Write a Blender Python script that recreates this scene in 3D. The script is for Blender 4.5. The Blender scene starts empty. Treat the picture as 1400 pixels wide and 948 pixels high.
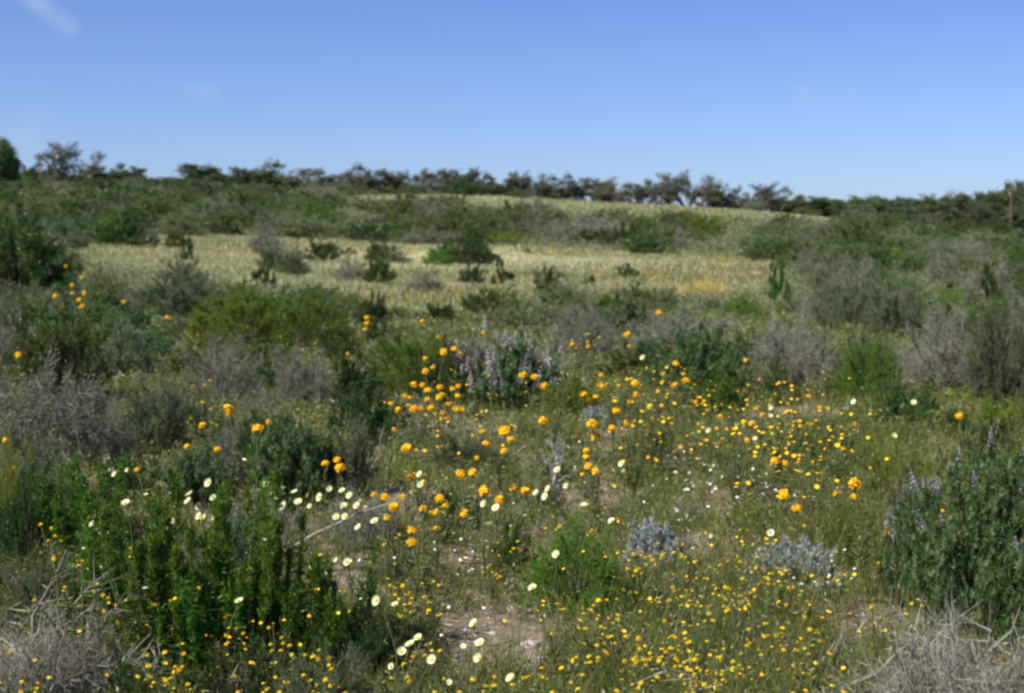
import bpy, math, random
import numpy as np
from mathutils import Vector, Matrix
PI = math.pi
rad = math.radians
S = bpy.context.scene
COL = S.collection

# ------------------------------------------------------------------ camera, sky, sun, exposure
EYE = 1.6
FPX = 1944.0                      # focal length in photo pixels (photo 1400 wide)
PITCH = math.atan((474 - 330) / FPX)
cam = bpy.data.cameras.new('camera'); camo = bpy.data.objects.new('camera', cam); COL.objects.link(camo)
camo.location = (0, 0, EYE); camo.rotation_euler = (PI / 2 - PITCH, 0, 0)
cam.sensor_width = 36; cam.lens = 50; cam.clip_start = .1; cam.clip_end = 9000
cam.dof.use_dof = True; cam.dof.focus_distance = 5.4; cam.dof.aperture_fstop = 4.3
S.camera = camo
S.render.resolution_x, S.render.resolution_y = 1024, 693

SUN = Vector((-.62, -.48, 0)).normalized(); SUN_EL = rad(50)
W = bpy.data.worlds.new('World'); S.world = W; W.use_nodes = True
nt = W.node_tree; nt.nodes.clear(); N = nt.nodes.new; L = nt.links.new
out = N('ShaderNodeOutputWorld'); bg = N('ShaderNodeBackground'); sky = N('ShaderNodeTexSky')
sky.sky_type = 'NISHITA'; sky.sun_disc = False; sky.sun_elevation = SUN_EL
sky.sun_rotation = math.atan2(SUN.x, SUN.y); sky.altitude = 0; sky.air_density = 1.0; sky.dust_density = .4; sky.ozone_density = 2.2
tint = N('ShaderNodeMix'); tint.data_type = 'RGBA'; tint.blend_type = 'MULTIPLY'; tint.inputs[0].default_value = 1
L(sky.outputs[0], tint.inputs[6])
geo = N('ShaderNodeTexCoord'); sx = N('ShaderNodeSeparateXYZ'); L(geo.outputs['Generated'], sx.inputs[0])
el = N('ShaderNodeMapRange'); L(sx.outputs[2], el.inputs[0]); el.inputs[1].default_value = .02; el.inputs[2].default_value = .26
gr = N('ShaderNodeMix'); gr.data_type = 'RGBA'; L(el.outputs[0], gr.inputs[0]); gr.inputs[6].default_value = (.43, .53, .83, 1); gr.inputs[7].default_value = (.365, .43, .72, 1)
L(gr.outputs[2], tint.inputs[7])
def cloud(prev, ax, ay, bx, by, width, amount, seed):
    """a faint wisp of cirrus in world directions, from direction a to direction b (azimuth from +Y, elevation, degrees)"""
    def dirv(a, e): return Vector((math.sin(rad(a)) * math.cos(rad(e)), math.cos(rad(a)) * math.cos(rad(e)), math.sin(rad(e))))
    A, B = dirv(ax, ay), dirv(bx, by)
    ab = B - A
    sub = N('ShaderNodeVectorMath'); sub.operation = 'SUBTRACT'; L(geo.outputs['Generated'], sub.inputs[0]); sub.inputs[1].default_value = A
    dt = N('ShaderNodeVectorMath'); dt.operation = 'DOT_PRODUCT'; L(sub.outputs[0], dt.inputs[0]); dt.inputs[1].default_value = ab / ab.length_squared
    cl = N('ShaderNodeClamp'); L(dt.outputs['Value'], cl.inputs[0])
    sc = N('ShaderNodeVectorMath'); sc.operation = 'SCALE'; sc.inputs[0].default_value = ab; L(cl.outputs[0], sc.inputs['Scale'])
    df = N('ShaderNodeVectorMath'); df.operation = 'SUBTRACT'; L(sub.outputs[0], df.inputs[0]); L(sc.outputs[0], df.inputs[1])
    ln = N('ShaderNodeVectorMath'); ln.operation = 'LENGTH'; L(df.outputs[0], ln.inputs[0])
    mr = N('ShaderNodeMapRange'); mr.interpolation_type = 'SMOOTHSTEP'; L(ln.outputs['Value'], mr.inputs[0])
    mr.inputs[1].default_value = 0; mr.inputs[2].default_value = width; mr.inputs[3].default_value = 1; mr.inputs[4].default_value = 0
    nz = N('ShaderNodeTexNoise'); nz.inputs['Scale'].default_value = 26; nz.inputs['Detail'].default_value = 6; nz.inputs['Roughness'].default_value = .55
    of = N('ShaderNodeVectorMath'); of.operation = 'ADD'; L(geo.outputs['Generated'], of.inputs[0]); of.inputs[1].default_value = (seed, seed * 2, 0); L(of.outputs[0], nz.inputs['Vector'])
    m2 = N('ShaderNodeMapRange'); L(nz.outputs[0], m2.inputs[0]); m2.inputs[1].default_value = .32; m2.inputs[2].default_value = .7
    mul = N('ShaderNodeMath'); mul.operation = 'MULTIPLY'; L(mr.outputs[0], mul.inputs[0]); L(m2.outputs[0], mul.inputs[1])
    mu2 = N('ShaderNodeMath'); mu2.operation = 'MULTIPLY'; L(mul.outputs[0], mu2.inputs[0]); mu2.inputs[1].default_value = amount
    mx = N('ShaderNodeMix'); mx.data_type = 'RGBA'; L(mu2.outputs[0], mx.inputs[0]); L(prev, mx.inputs[6]); mx.inputs[7].default_value = (3.3, 3.9, 4.9, 1)
    return mx.outputs[2]
s_ = tint.outputs[2]
s_ = cloud(s_, -19.8, 10.0, -17.1, 8.1, .011, .42, 3)
s_ = cloud(s_, -20.5, 3.4, -18.6, 3.9, .03, .22, 7)
s_ = cloud(s_, -12.6, 5.9, -11.8, 5.8, .010, .12, 11)
s_ = cloud(s_, 11.4, 5.7, 13.2, 5.7, .014, .16, 17)
L(s_, bg.inputs[0]); bg.inputs[1].default_value = .115; L(bg.outputs[0], out.inputs[0])

sl = bpy.data.lights.new('sun', 'SUN'); sl.energy = 4.6; sl.angle = rad(.55); sl.color = (1, .95, .87)
so = bpy.data.objects.new('sun', sl); COL.objects.link(so)
sd = Vector((SUN.x * math.cos(SUN_EL), SUN.y * math.cos(SUN_EL), math.sin(SUN_EL)))
so.rotation_euler = sd.to_track_quat('Z', 'Y').to_euler(); so.location = (-20, -15, 30)
S.view_settings.view_transform = 'Standard'; S.view_settings.look = 'None'; S.view_settings.gamma = 1
S.view_settings.exposure = 0.60; S.view_settings.use_curve_mapping = False
S.cycles.use_denoising = True
S.cycles.max_bounces = 5; S.cycles.diffuse_bounces = 3; S.cycles.glossy_bounces = 2; S.cycles.transmission_bounces = 3; S.cycles.transparent_max_bounces = 4
S.cycles.filter_width = 2.6

# ------------------------------------------------------------------ terrain
DEP = np.array([20, 35, 50, 70, 90, 110, 130, 150, 200, 260, 600, 700])
PROF = {-600: [480, 405, 358, 314, 286, 264, 252, 248, 262, 290, 312, 315],
        0:    [481, 407, 364, 322, 292, 268, 256, 252, 262, 290, 312, 315],
        350:  [484, 414, 378, 345, 315, 289, 270, 264, 270, 290, 312, 315],
        700:  [485, 418, 383, 350, 322, 300, 281, 268, 276, 290, 312, 315],
        1050: [485, 419, 387, 360, 338, 320, 303, 290, 296, 300, 312, 315],
        1400: [486, 421, 391, 367, 351, 341, 334, 327, 318, 308, 313, 316],
        2000: [486, 421, 391, 367, 351, 341, 334, 327, 316, 305, 312, 315]}
cols = sorted(PROF)
dz = np.arange(0, 701, 1.0); pz = np.arange(-600, 2001, 25.0)
ZG = np.zeros((len(pz), len(dz)))
tab = []
for c in cols:
    y = np.array(PROF[c], float); z = EYE + (330 - y) / FPX * DEP; z[0] = 0
    tab.append(np.interp(dz, np.concatenate([[0, 12], DEP]), np.concatenate([[0, 0], z])))
tab = np.array(tab)
for j in range(len(dz)): ZG[:, j] = np.interp(pz, cols, tab[:, j])
def smooth(a, axis, sig):
    r = int(3 * sig); k = np.exp(-.5 * (np.arange(-r, r + 1) / sig) ** 2); k /= k.sum()
    return np.apply_along_axis(lambda v: np.convolve(np.pad(v, r, mode='edge'), k, 'valid'), axis, a)
ZG = smooth(smooth(ZG, 1, 4), 0, 3)
def hz(x, y):
    x = np.asarray(x, float); y = np.asarray(y, float)
    d = np.clip(y, 0, 699.0); u = np.clip(700 + FPX * x / np.maximum(y, 20), -599, 1999)
    fi = (u + 600) / 25; i = np.clip(fi.astype(int), 0, len(pz) - 2); fi = fi - i
    j = np.clip(d.astype(int), 0, len(dz) - 2); fj = d - j
    z = (ZG[i, j] * (1 - fi) + ZG[i + 1, j] * fi) * (1 - fj) + (ZG[i, j + 1] * (1 - fi) + ZG[i + 1, j + 1] * fi) * fj
    b = .035 * np.sin(x * 1.9 + y * .7) * np.sin(y * 1.3 - x * .4) + .02 * np.sin(x * 4.1 - y * 3.3) * np.cos(y * 3.9)
    b2 = .22 * np.sin(x * .13 + y * .07 + 1) * np.sin(y * .11 - x * .05)
    far = np.clip((y - 45) / 50, 0, 1) * np.clip((700 - y) / 200, 0, 1)
    return z + b + b2 * far
CP, SP = math.cos(PITCH), math.sin(PITCH)
def project(x, y, z):
    """photo pixel of a world point (used while designing where things stand)"""
    h = z - EYE
    depth = y * CP - h * SP; up = h * CP + y * SP
    depth = np.maximum(depth, .05)
    return 700 + FPX * x / depth, 474 - FPX * up / depth
DS = np.concatenate([np.arange(2.6, 40, .05), np.arange(40, 330, .3)])
def stand(px, py, h=0.0):
    """ground point where a thing of height h shows its top at (px, py)"""
    xs = (px - 700) / FPX * DS
    zg = hz(xs, DS)
    _, yy = project(xs, DS, zg + h)
    # first depth at which the height line rises above py
    idx = np.where(yy <= py)[0]
    k = idx[0] if len(idx) else len(DS) - 1
    return float(xs[k]), float(DS[k]), float(zg[k])

# ------------------------------------------------------------------ materials
def mat(name): 
    m = bpy.data.materials.new(name); m.use_nodes = True; m.node_tree.nodes.clear(); return m
def leafmat(name, c1, c2, c3=None, transl=.3, rough=.5, spec=.3, var=.25, scale=None):
    """procedural leaf: every leaf its own tone between c1, c2 and c3; every plant its own brightness and hue"""
    m = mat(name); t = m.node_tree; N = t.nodes.new; L = t.links.new
    g = N('ShaderNodeNewGeometry'); oi = N('ShaderNodeObjectInfo'); cr = N('ShaderNodeValToRGB')
    e = cr.color_ramp.elements; e[0].color = (*c1, 1); e[1].color = (*c2, 1); e[1].position = .7 if c3 else 1
    if c3: n = e.new(1.0); n.color = (*c3, 1)
    L(g.outputs['Random Per Island'], cr.inputs[0])
    hs = N('ShaderNodeHueSaturation')
    a = N('ShaderNodeMapRange'); L(oi.outputs['Random'], a.inputs[0]); a.inputs[3].default_value = 1 - var; a.inputs[4].default_value = 1 + var
    fr = N('ShaderNodeMath'); fr.operation = 'MULTIPLY'; L(oi.outputs['Random'], fr.inputs[0]); fr.inputs[1].default_value = 7.3
    f2 = N('ShaderNodeMath'); f2.operation = 'FRACT'; L(fr.outputs[0], f2.inputs[0])
    b = N('ShaderNodeMapRange'); L(f2.outputs[0], b.inputs[0]); b.inputs[3].default_value = .5 - .025 * var / .25; b.inputs[4].default_value = .5 + .025 * var / .25
    L(a.outputs[0], hs.inputs['Value']); L(b.outputs[0], hs.inputs['Hue']); L(cr.outputs[0], hs.inputs['Color'])
    p = N('ShaderNodeBsdfPrincipled'); p.inputs['Roughness'].default_value = rough; p.inputs['Specular IOR Level'].default_value = spec
    L(hs.outputs[0], p.inputs['Base Color'])
    o = N('ShaderNodeOutputMaterial')
    if transl:
        tr = N('ShaderNodeBsdfTranslucent'); mx = N('ShaderNodeMixShader'); mx.inputs[0].default_value = transl
        ts = N('ShaderNodeHueSaturation'); ts.inputs['Saturation'].default_value = 1.15; ts.inputs['Value'].default_value = 1.2; L(hs.outputs[0], ts.inputs['Color'])
        L(ts.outputs[0], tr.inputs[0]); L(p.outputs[0], mx.inputs[1]); L(tr.outputs[0], mx.inputs[2]); L(mx.outputs[0], o.inputs[0])
    else: L(p.outputs[0], o.inputs[0])
    return m
def barkmat(name, c1, c2, scale=30, rough=.85):
    m = mat(name); t = m.node_tree; N = t.nodes.new; L = t.links.new
    tc = N('ShaderNodeTexCoord'); nz = N('ShaderNodeTexNoise'); nz.inputs['Scale'].default_value = scale; nz.inputs['Detail'].default_value = 4
    L(tc.outputs['Object'], nz.inputs['Vector']); g = N('ShaderNodeNewGeometry')
    ad = N('ShaderNodeMath'); ad.operation = 'ADD'; L(nz.outputs[0], ad.inputs[0]); L(g.outputs['Random Per Island'], ad.inputs[1])
    mr = N('ShaderNodeMapRange'); mr.inputs[1].default_value = .3; mr.inputs[2].default_value = 1.7; L(ad.outputs[0], mr.inputs[0])
    mx = N('ShaderNodeMix'); mx.data_type = 'RGBA'; L(mr.outputs[0], mx.inputs[0]); mx.inputs[6].default_value = (*c1, 1); mx.inputs[7].default_value = (*c2, 1)
    p = N('ShaderNodeBsdfPrincipled'); p.inputs['Roughness'].default_value = rough; p.inputs['Specular IOR Level'].default_value = .2
    L(mx.outputs[2], p.inputs['Base Color']); o = N('ShaderNodeOutputMaterial'); L(p.outputs[0], o.inputs[0]); return m
M = dict(
    sage=leafmat('sage_leaf', (.085, .125, .045), (.16, .205, .085), (.26, .27, .17)),
    olive=leafmat('olive_leaf', (.065, .10, .022), (.12, .17, .04), (.19, .22, .075), rough=.45, spec=.4),
    sagef=leafmat('sage_leaf_dull', (.08, .115, .04), (.145, .185, .07), (.22, .235, .125), var=.3),
    grey=leafmat('grey_leaf', (.13, .14, .075), (.21, .215, .13), (.31, .30, .22), transl=.15),
    green=leafmat('broom_leaf', (.07, .14, .012), (.14, .24, .022), (.21, .30, .04), transl=.35),
    dark=leafmat('dark_leaf', (.035, .07, .014), (.075, .125, .026), (.12, .17, .04), rough=.4, spec=.4),
    leafy=leafmat('glossy_leaf', (.05, .125, .012), (.105, .205, .022), (.18, .28, .05), rough=.3, spec=.6, transl=.45),
    teal=leafmat('teal_leaf', (.04, .085, .022), (.085, .15, .045), (.18, .235, .11), rough=.55),
    lime=leafmat('lime_herb_leaf', (.12, .17, .02), (.19, .25, .035), (.29, .29, .06), transl=.4),
    silver=leafmat('silver_leaf', (.30, .35, .335), (.41, .46, .44), (.53, .57, .55), transl=.1, rough=.8, var=.1),
    forb=leafmat('herb_leaf', (.08, .10, .018), (.14, .16, .035), (.235, .225, .075)),
    straw=leafmat('straw_blade', (.14, .15, .055), (.23, .225, .105), (.34, .32, .19), transl=.3),
    bloom=leafmat('meadow_blade', (.19, .225, .09), (.29, .315, .155), (.44, .455, .29), transl=.3),
    orange=leafmat('orange_petal', (.93, .44, .006), (.97, .56, .012), (.97, .64, .02), transl=.15, rough=.6, spec=.2, var=.06),
    yellow=leafmat('yellow_petal', (.76, .50, .01), (.84, .61, .015), (.87, .70, .04), transl=.2, rough=.6, spec=.2, var=.1),
    cream=leafmat('cream_petal', (.68, .68, .30), (.78, .77, .42), (.84, .83, .52), transl=.3, rough=.6, spec=.2, var=.06),
    white=leafmat('white_petal', (.70, .72, .66), (.82, .83, .78), transl=.2, var=.05),
    centre=leafmat('flower_centre', (.62, .42, .02), (.75, .55, .05), transl=0, var=.1),
    purple=leafmat('lupine_petal', (.30, .23, .37), (.40, .34, .46), (.52, .49, .53), transl=.25, var=.1),
    mauve=leafmat('mauve_petal', (.42, .34, .37), (.52, .45, .47), (.64, .58, .58), transl=.2, var=.08),
    treeleaf=leafmat('tree_leaf', (.075, .085, .04), (.125, .135, .07), (.18, .175, .12), transl=.25, var=.25),
    treegreen=leafmat('tree_leaf_green', (.06, .095, .03), (.10, .14, .05), (.13, .16, .07), transl=.25, var=.25),
    greentwig=barkmat('green_stem', (.07, .10, .03), (.13, .15, .06)),
    flowerstem=barkmat('flower_stem', (.09, .11, .04), (.14, .14, .07)),
    twig=barkmat('brown_twig', (.08, .075, .04), (.19, .175, .11)),
    deadtwig=barkmat('dead_twig', (.06, .055, .035), (.42, .39, .31)), greytwig=barkmat('grey_twig', (.13, .12, .085), (.32, .30, .235)),
    bark=barkmat('tree_bark', (.10, .085, .065), (.21, .185, .155), 8),
    drift=barkmat('bleached_wood', (.20, .19, .18), (.38, .36, .35)),
    pole=barkmat('pole_wood', (.11, .07, .045), (.17, .11, .07), 3),
    metal=barkmat('dull_metal', (.2, .2, .22), (.3, .3, .32), 3, .5),
    stone=barkmat('pale_stone', (.30, .27, .25), (.48, .45, .43), 9),
)

# ------------------------------------------------------------------ mesh building with numpy
class Geo:
    def __init__(s): s.v = []; s.f = []; s.m = []; s.n = 0
    def add(s, v, f, mi=0):
        v = np.asarray(v, np.float32).reshape(-1, 3); f = np.asarray(f, np.int32)
        if len(f) == 0: return
        s.v.append(v); s.f.append(f + s.n); s.m.append(np.full(len(f), mi, np.int32)); s.n += len(v)
    def mesh(s, name, mats, smooth=False):
        me = bpy.data.meshes.new(name)
        v = np.concatenate(s.v); me.vertices.add(len(v)); me.vertices.foreach_set('co', v.ravel())
        idx = np.concatenate([f.ravel() for f in s.f]); tot = np.concatenate([np.full(len(f), f.shape[1], np.int32) for f in s.f])
        st = np.concatenate([[0], np.cumsum(tot)[:-1]]).astype(np.int32)
        me.loops.add(len(idx)); me.loops.foreach_set('vertex_index', idx)
        me.polygons.add(len(tot)); me.polygons.foreach_set('loop_start', st); me.polygons.foreach_set('loop_total', tot)
        me.polygons.foreach_set('material_index', np.concatenate(s.m))
        me.polygons.foreach_set('use_smooth', np.full(len(tot), smooth))
        for m in mats: me.materials.append(M[m] if isinstance(m, str) else m)
        me.update(calc_edges=True); return me
    def obj(s, name, mats, parent=None, smooth=False):
        o = bpy.data.objects.new(name, s.mesh(name, mats, smooth)); COL.objects.link(o)
        if parent: o.parent = parent
        return o
def unit(v): return v / np.maximum(np.linalg.norm(v, axis=-1, keepdims=True), 1e-9)
def rv(r, n): return unit(r.normal(size=(n, 3)))
def kites(g, p, d, l, w, r, mi=0, side=None, cup=0.0):
    """leaf-shaped quads from p along d"""
    n = len(p)
    if n == 0: return
    if side is None: side = unit(np.cross(d, rv(r, n)))
    l = np.broadcast_to(l, n)[:, None]; w = np.broadcast_to(w, n)[:, None]
    mid = p + d * l * .45
    v = np.stack([p, mid + side * w * .5, p + d * l, mid - side * w * .5], 1)
    g.add(v, np.arange(n * 4).reshape(n, 4), mi)
def tubes(g, P, R, mi=0, k=3):
    """P (n, m, 3) paths, R (n, m) radii; k-sided tubes closing at a point at the end"""
    n, m, _ = P.shape
    T = np.gradient(P, axis=1); T = unit(T)
    ref = np.where(np.abs(T[:, :1, 2:3]) > .9, np.array([1., 0, 0]), np.array([0., 0, 1]))
    A = unit(np.cross(T, np.broadcast_to(ref, T.shape))); B = np.cross(T, A)
    ang = np.arange(k) * 2 * PI / k
    ring = P[:, :, None] + R[:, :, None, None] * (A[:, :, None] * np.cos(ang)[None, None, :, None] + B[:, :, None] * np.sin(ang)[None, None, :, None])
    v = ring.reshape(-1, 3)
    base = (np.arange(n) * m * k)[:, None, None] + (np.arange(m - 1) * k)[None, :, None]
    i = np.arange(k)[None, None]; j = (np.arange(k) + 1) % k
    f = np.stack([base + i, base + j[None, None], base + k + j[None, None], base + k + i], -1).reshape(-1, 4)
    g.add(v, f, mi)
def spikes(g, p, q, r0, mi=0):
    """thin tapering twigs p -> q"""
    n = len(p)
    if n == 0: return
    d = unit(q - p); a = unit(np.cross(d, np.array([.31, .52, .8]))); b = np.cross(d, a)
    r0 = np.broadcast_to(r0, n)[:, None]
    v = np.stack([p + a * r0, p - a * r0 * .5 + b * r0 * .87, p - a * r0 * .5 - b * r0 * .87, q], 1)
    o = np.arange(n)[:, None] * 4
    g.add(v, np.concatenate([o + [0, 1, 3], o + [1, 2, 3], o + [2, 0, 3]]), mi)

def shrub_parts(seed, stems=60, twigs=600, leaves=8, leaf=.03, wid=.4, h=.8, spread=80, lobe=.18, low=.3, tl=.16, tw=.004,
                up=.5, rnd=.6, palm=0, stem_r=.012, floor=.0, leafup=.3, fill=.6, erect=0):
    """one shrub about 1 m in radius before scaling: (stem Geo, leaf Geo, stem ends, stem end directions)"""
    r = np.random.default_rng(seed)
    az = r.uniform(0, 2 * PI, stems); ph = rad(spread) * np.sqrt(r.uniform(0, 1, stems))
    k = r.uniform(-1, 1, (5, 2)) * 2 * PI
    lob = 1 + lobe * (np.sin(2 * az + k[0, 0]) * np.sin(2.5 * ph + k[0, 1]) + .7 * np.sin(4 * az + k[1, 0]) * np.sin(5 * ph + k[1, 1]) + .6 * np.sin(7 * az + k[2, 0]))
    ln = lob * r.uniform(fill, 1.04, stems) 
    end = np.stack([np.sin(ph) * np.cos(az) * ln, np.sin(ph) * np.sin(az) * ln, np.maximum(np.cos(ph) * ln * h, .03) + floor], 1)
    b0 = np.stack([np.cos(az), np.sin(az), 0 * az], 1) * .16 * r.uniform(0, 1, (stems, 1))
    ctl = b0 * .4 + end * (np.array([.45, .45, .62]) * (1 - erect) + np.array([.95, .95, .42]) * erect) + r.normal(size=(stems, 3)) * .06
    ctl[:, 2] = np.abs(ctl[:, 2])
    def bez(i, t):
        t = t[:, None]; return b0[i] * (1 - t) ** 2 + 2 * ctl[i] * t * (1 - t) + end[i] * t * t
    def tan(i, t):
        t = t[:, None]; return unit(2 * (ctl[i] - b0[i]) * (1 - t) + 2 * (end[i] - ctl[i]) * t)
    gs, gl = Geo(), Geo()
    tt = np.linspace(0, 1, 5)
    P = np.stack([bez(np.arange(stems), np.full(stems, t)) for t in tt], 1)
    tubes(gs, P, stem_r * (1 - .8 * tt)[None] * r.uniform(.5, 1.2, (stems, 1)), 0)
    i = r.integers(0, stems, twigs); t = low + (1 - low) * np.sqrt(r.uniform(0, 1, twigs))
    p = bez(i, t); d = unit(tan(i, t) * .7 + np.array([0, 0, up]) + rv(r, twigs) * rnd)
    tlen = tl * r.uniform(.4, 1.2, twigs); q = p + d * tlen[:, None]
    q[:, 2] = np.maximum(q[:, 2], .02)
    spikes(gs, p, q, tw * r.uniform(.6, 1.3, twigs))
    if leaves:
        n = twigs * leaves
        j = np.repeat(np.arange(twigs), leaves); s = r.uniform(.1, 1.02, n)[:, None]
        lp = p[j] * (1 - s) + q[j] * s
        if palm:
            m = palm; ax = unit(rv(r, n) * .8 + np.array([-.2, -.2, .9])); e1 = unit(np.cross(ax, rv(r, n))); e2 = np.cross(ax, e1)
            lp = lp + unit(rv(r, n)) * leaf * .4
            a = np.tile(np.arange(m) * 2 * PI / m, n); J = np.repeat(np.arange(n), m)
            dd = unit(e1[J] * np.cos(a)[:, None] + e2[J] * np.sin(a)[:, None] + ax[J] * .35)
            kites(gl, lp[J], dd, leaf * r.uniform(.7, 1.15, n)[J], leaf * wid, r, side=unit(np.cross(dd, ax[J])))
        else:
            ld = unit(d[j] * .6 + rv(r, n) * .8 + np.array([0, 0, leafup]))
            L_ = leaf * r.uniform(.6, 1.3, n)
            kites(gl, lp, ld, L_, L_ * wid, r)
    return gs, gl, end, tan(np.arange(stems), np.ones(stems)), r

KINDS = {   # per kind: stem and leaf material, then how it is built near, at mid distance and far away
 'sage':  dict(m=('twig', 'sage'), near=dict(stems=120, twigs=3000, leaves=9, leaf=.042, wid=.24, tl=.15, lobe=.2, up=.55, rnd=.85, h=.85, low=.35),
               mid=dict(stems=80, twigs=1300, leaves=7, leaf=.065, wid=.3, tl=.16, lobe=.22, up=.5, rnd=.9, tw=.005, h=.85, stem_r=.008, low=.4),
               far=dict(stems=16, twigs=220, leaves=9, leaf=.12, wid=.45, tl=.2, lobe=.25, up=.4, rnd=.9, tw=.006, h=.8, stem_r=.006, low=.45)),
 'olive': dict(m=('twig', 'olive'), near=dict(stems=110, twigs=2600, leaves=10, leaf=.038, wid=.36, tl=.13, lobe=.26, up=.4, rnd=1.0, h=.8, low=.35),
               mid=dict(stems=80, twigs=1300, leaves=8, leaf=.06, wid=.42, tl=.14, lobe=.26, up=.4, rnd=1.0, tw=.005, h=.8, stem_r=.008, low=.4),
               far=dict(stems=16, twigs=230, leaves=9, leaf=.115, wid=.5, tl=.17, lobe=.28, up=.3, rnd=1.0, tw=.006, h=.75, stem_r=.006, low=.45)),
 'grey':  dict(m=('greytwig', 'grey'), near=dict(stems=110, twigs=3600, leaves=4, leaf=.034, wid=.28, tl=.19, lobe=.2, up=.3, rnd=1.1, tw=.0045, h=.8, low=.4, stem_r=.008),
               mid=dict(stems=80, twigs=1500, leaves=5, leaf=.055, wid=.34, tl=.2, lobe=.24, up=.3, rnd=1.0, tw=.006, h=.8, low=.4, stem_r=.008),
               far=dict(stems=18, twigs=220, leaves=8, leaf=.11, wid=.42, tl=.2, lobe=.25, up=.4, rnd=.9, tw=.008, h=.75, stem_r=.006, low=.45)),
 'green': dict(m=('greentwig', 'green'), near=dict(stems=150, twigs=4200, leaves=9, leaf=.034, wid=.24, tl=.11, lobe=.12, up=.5, rnd=.9, h=.85, fill=.8, low=.45),
               mid=dict(stems=110, twigs=1800, leaves=8, leaf=.055, wid=.3, tl=.12, lobe=.16, up=.5, rnd=.9, h=.85, fill=.8, low=.45, stem_r=.008),
               far=dict(stems=20, twigs=240, leaves=9, leaf=.11, wid=.42, tl=.15, lobe=.2, h=.8, rnd=.9, low=.45, stem_r=.006)),
 'dark':  dict(m=('twig', 'dark'), near=dict(stems=100, twigs=2400, leaves=10, leaf=.042, wid=.45, tl=.15, lobe=.24, h=.85, rnd=.9, low=.35),
               mid=dict(stems=70, twigs=1300, leaves=8, leaf=.06, wid=.48, tl=.16, lobe=.24, h=.85, rnd=.9, low=.4, stem_r=.008),
               far=dict(stems=18, twigs=240, leaves=9, leaf=.11, wid=.5, tl=.18, lobe=.25, h=.8, rnd=.9, low=.45, stem_r=.006)),
 'teal':  dict(m=('greentwig', 'teal'), near=dict(stems=100, twigs=1700, leaves=3, leaf=.05, wid=.28, palm=6, tl=.18, lobe=.16, h=.85, up=.6, rnd=.8),
               mid=dict(stems=70, twigs=900, leaves=3, leaf=.065, wid=.32, palm=5, tl=.18, lobe=.16, h=.85, up=.6, rnd=.8, stem_r=.008),
               far=dict(stems=18, twigs=220, leaves=8, leaf=.11, wid=.4, tl=.2, lobe=.2, h=.8, rnd=.9, low=.45, stem_r=.006)),
 'leafy': dict(m=('greentwig', 'leafy'), near=dict(stems=30, twigs=1500, leaves=8, leaf=.08, wid=.25, tl=.10, lobe=.3, low=.1, up=.35, rnd=1.0, spread=50, h=1.5, leafup=.25, stem_r=.012, erect=1),
               mid=dict(stems=40, twigs=1100, leaves=8, leaf=.09, wid=.28, tl=.11, lobe=.12, low=.1, up=.35, rnd=1.0, spread=50, h=1.5, leafup=.25, erect=1)),
 'lime':  dict(m=('greentwig', 'lime'), near=dict(stems=90, twigs=1500, leaves=7, leaf=.045, wid=.24, tl=.12, lobe=.2, low=.15, up=.8, rnd=.8, spread=62, h=1.1, leafup=.6, erect=.6, stem_r=.006),
               mid=dict(stems=80, twigs=900, leaves=6, leaf=.06, wid=.26, tl=.14, lobe=.2, low=.15, up=.8, rnd=.8, spread=62, h=1.1, leafup=.6, erect=.6, stem_r=.006)),
 'dead':  dict(m=('deadtwig', 'grey'), near=dict(stems=190, twigs=5200, leaves=1, leaf=.03, wid=.3, tl=.22, lobe=.2, up=.0, rnd=1.8, tw=.0030, h=.6, stem_r=.010, low=.2, spread=88)),
 'silver': dict(m=('deadtwig', 'silver'), near=dict(stems=150, twigs=2400, leaves=9, leaf=.07, wid=.34, tl=.10, lobe=.10, low=.3, up=.4, rnd=.9, h=.85, leafup=.5, fill=.8)),
}
def lod(kind, d, w):
    k = KINDS[kind]; px = w * FPX / d
    return 'near' if px > 105 or 'mid' not in k else ('mid' if px > 42 or 'far' not in k else 'far')
PROTO = {}
def copy_tree(o, parent=None):
    c = o.copy(); COL.objects.link(c); c.parent = parent
    for ch in o.children: 
        if ch.name in KEEP: copy_tree(ch, c)
    return c
KEEP = set()
def part(o): KEEP.add(o.name); return o
def empty(name, label, cat, group=None):
    o = bpy.data.objects.new(name, None); COL.objects.link(o); o.empty_display_size = .1
    tag(o, label, cat, group); return o
def tag(o, label=None, cat=None, group=None, kind=None):
    if label: o['label'] = label
    if cat: o['category'] = cat
    if group: o['group'] = group
    if kind: o['kind'] = kind
    return o
USED = {}
MESHES = {}
def shrub_mesh(kind, lv, var, spikes_=None):
    key = (kind, lv, var, spikes_)
    if key in MESHES: return MESHES[key]
    k = KINDS[kind]; gs, gl, end, tn, r = shrub_parts(hash_(kind) + var * 17 + len(lv), **k[lv])
    if lv == 'far':
        g = Geo(); g.v = gs.v + gl.v; off = gs.n
        g.f = gs.f + [f + off for f in gl.f]; g.m = gs.m + [np.ones_like(m) for m in gl.m]; g.n = gs.n + gl.n
        res = (g.mesh('bush', k['m']),)
    else:
        res = (gs.mesh('stems', k['m'][:1]), gl.mesh('foliage', k['m'][1:]))
    MESHES[key] = res + ((end, tn),); return MESHES[key]
def hash_(s): return sum((i + 3) * ord(c) for i, c in enumerate(s))
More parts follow.
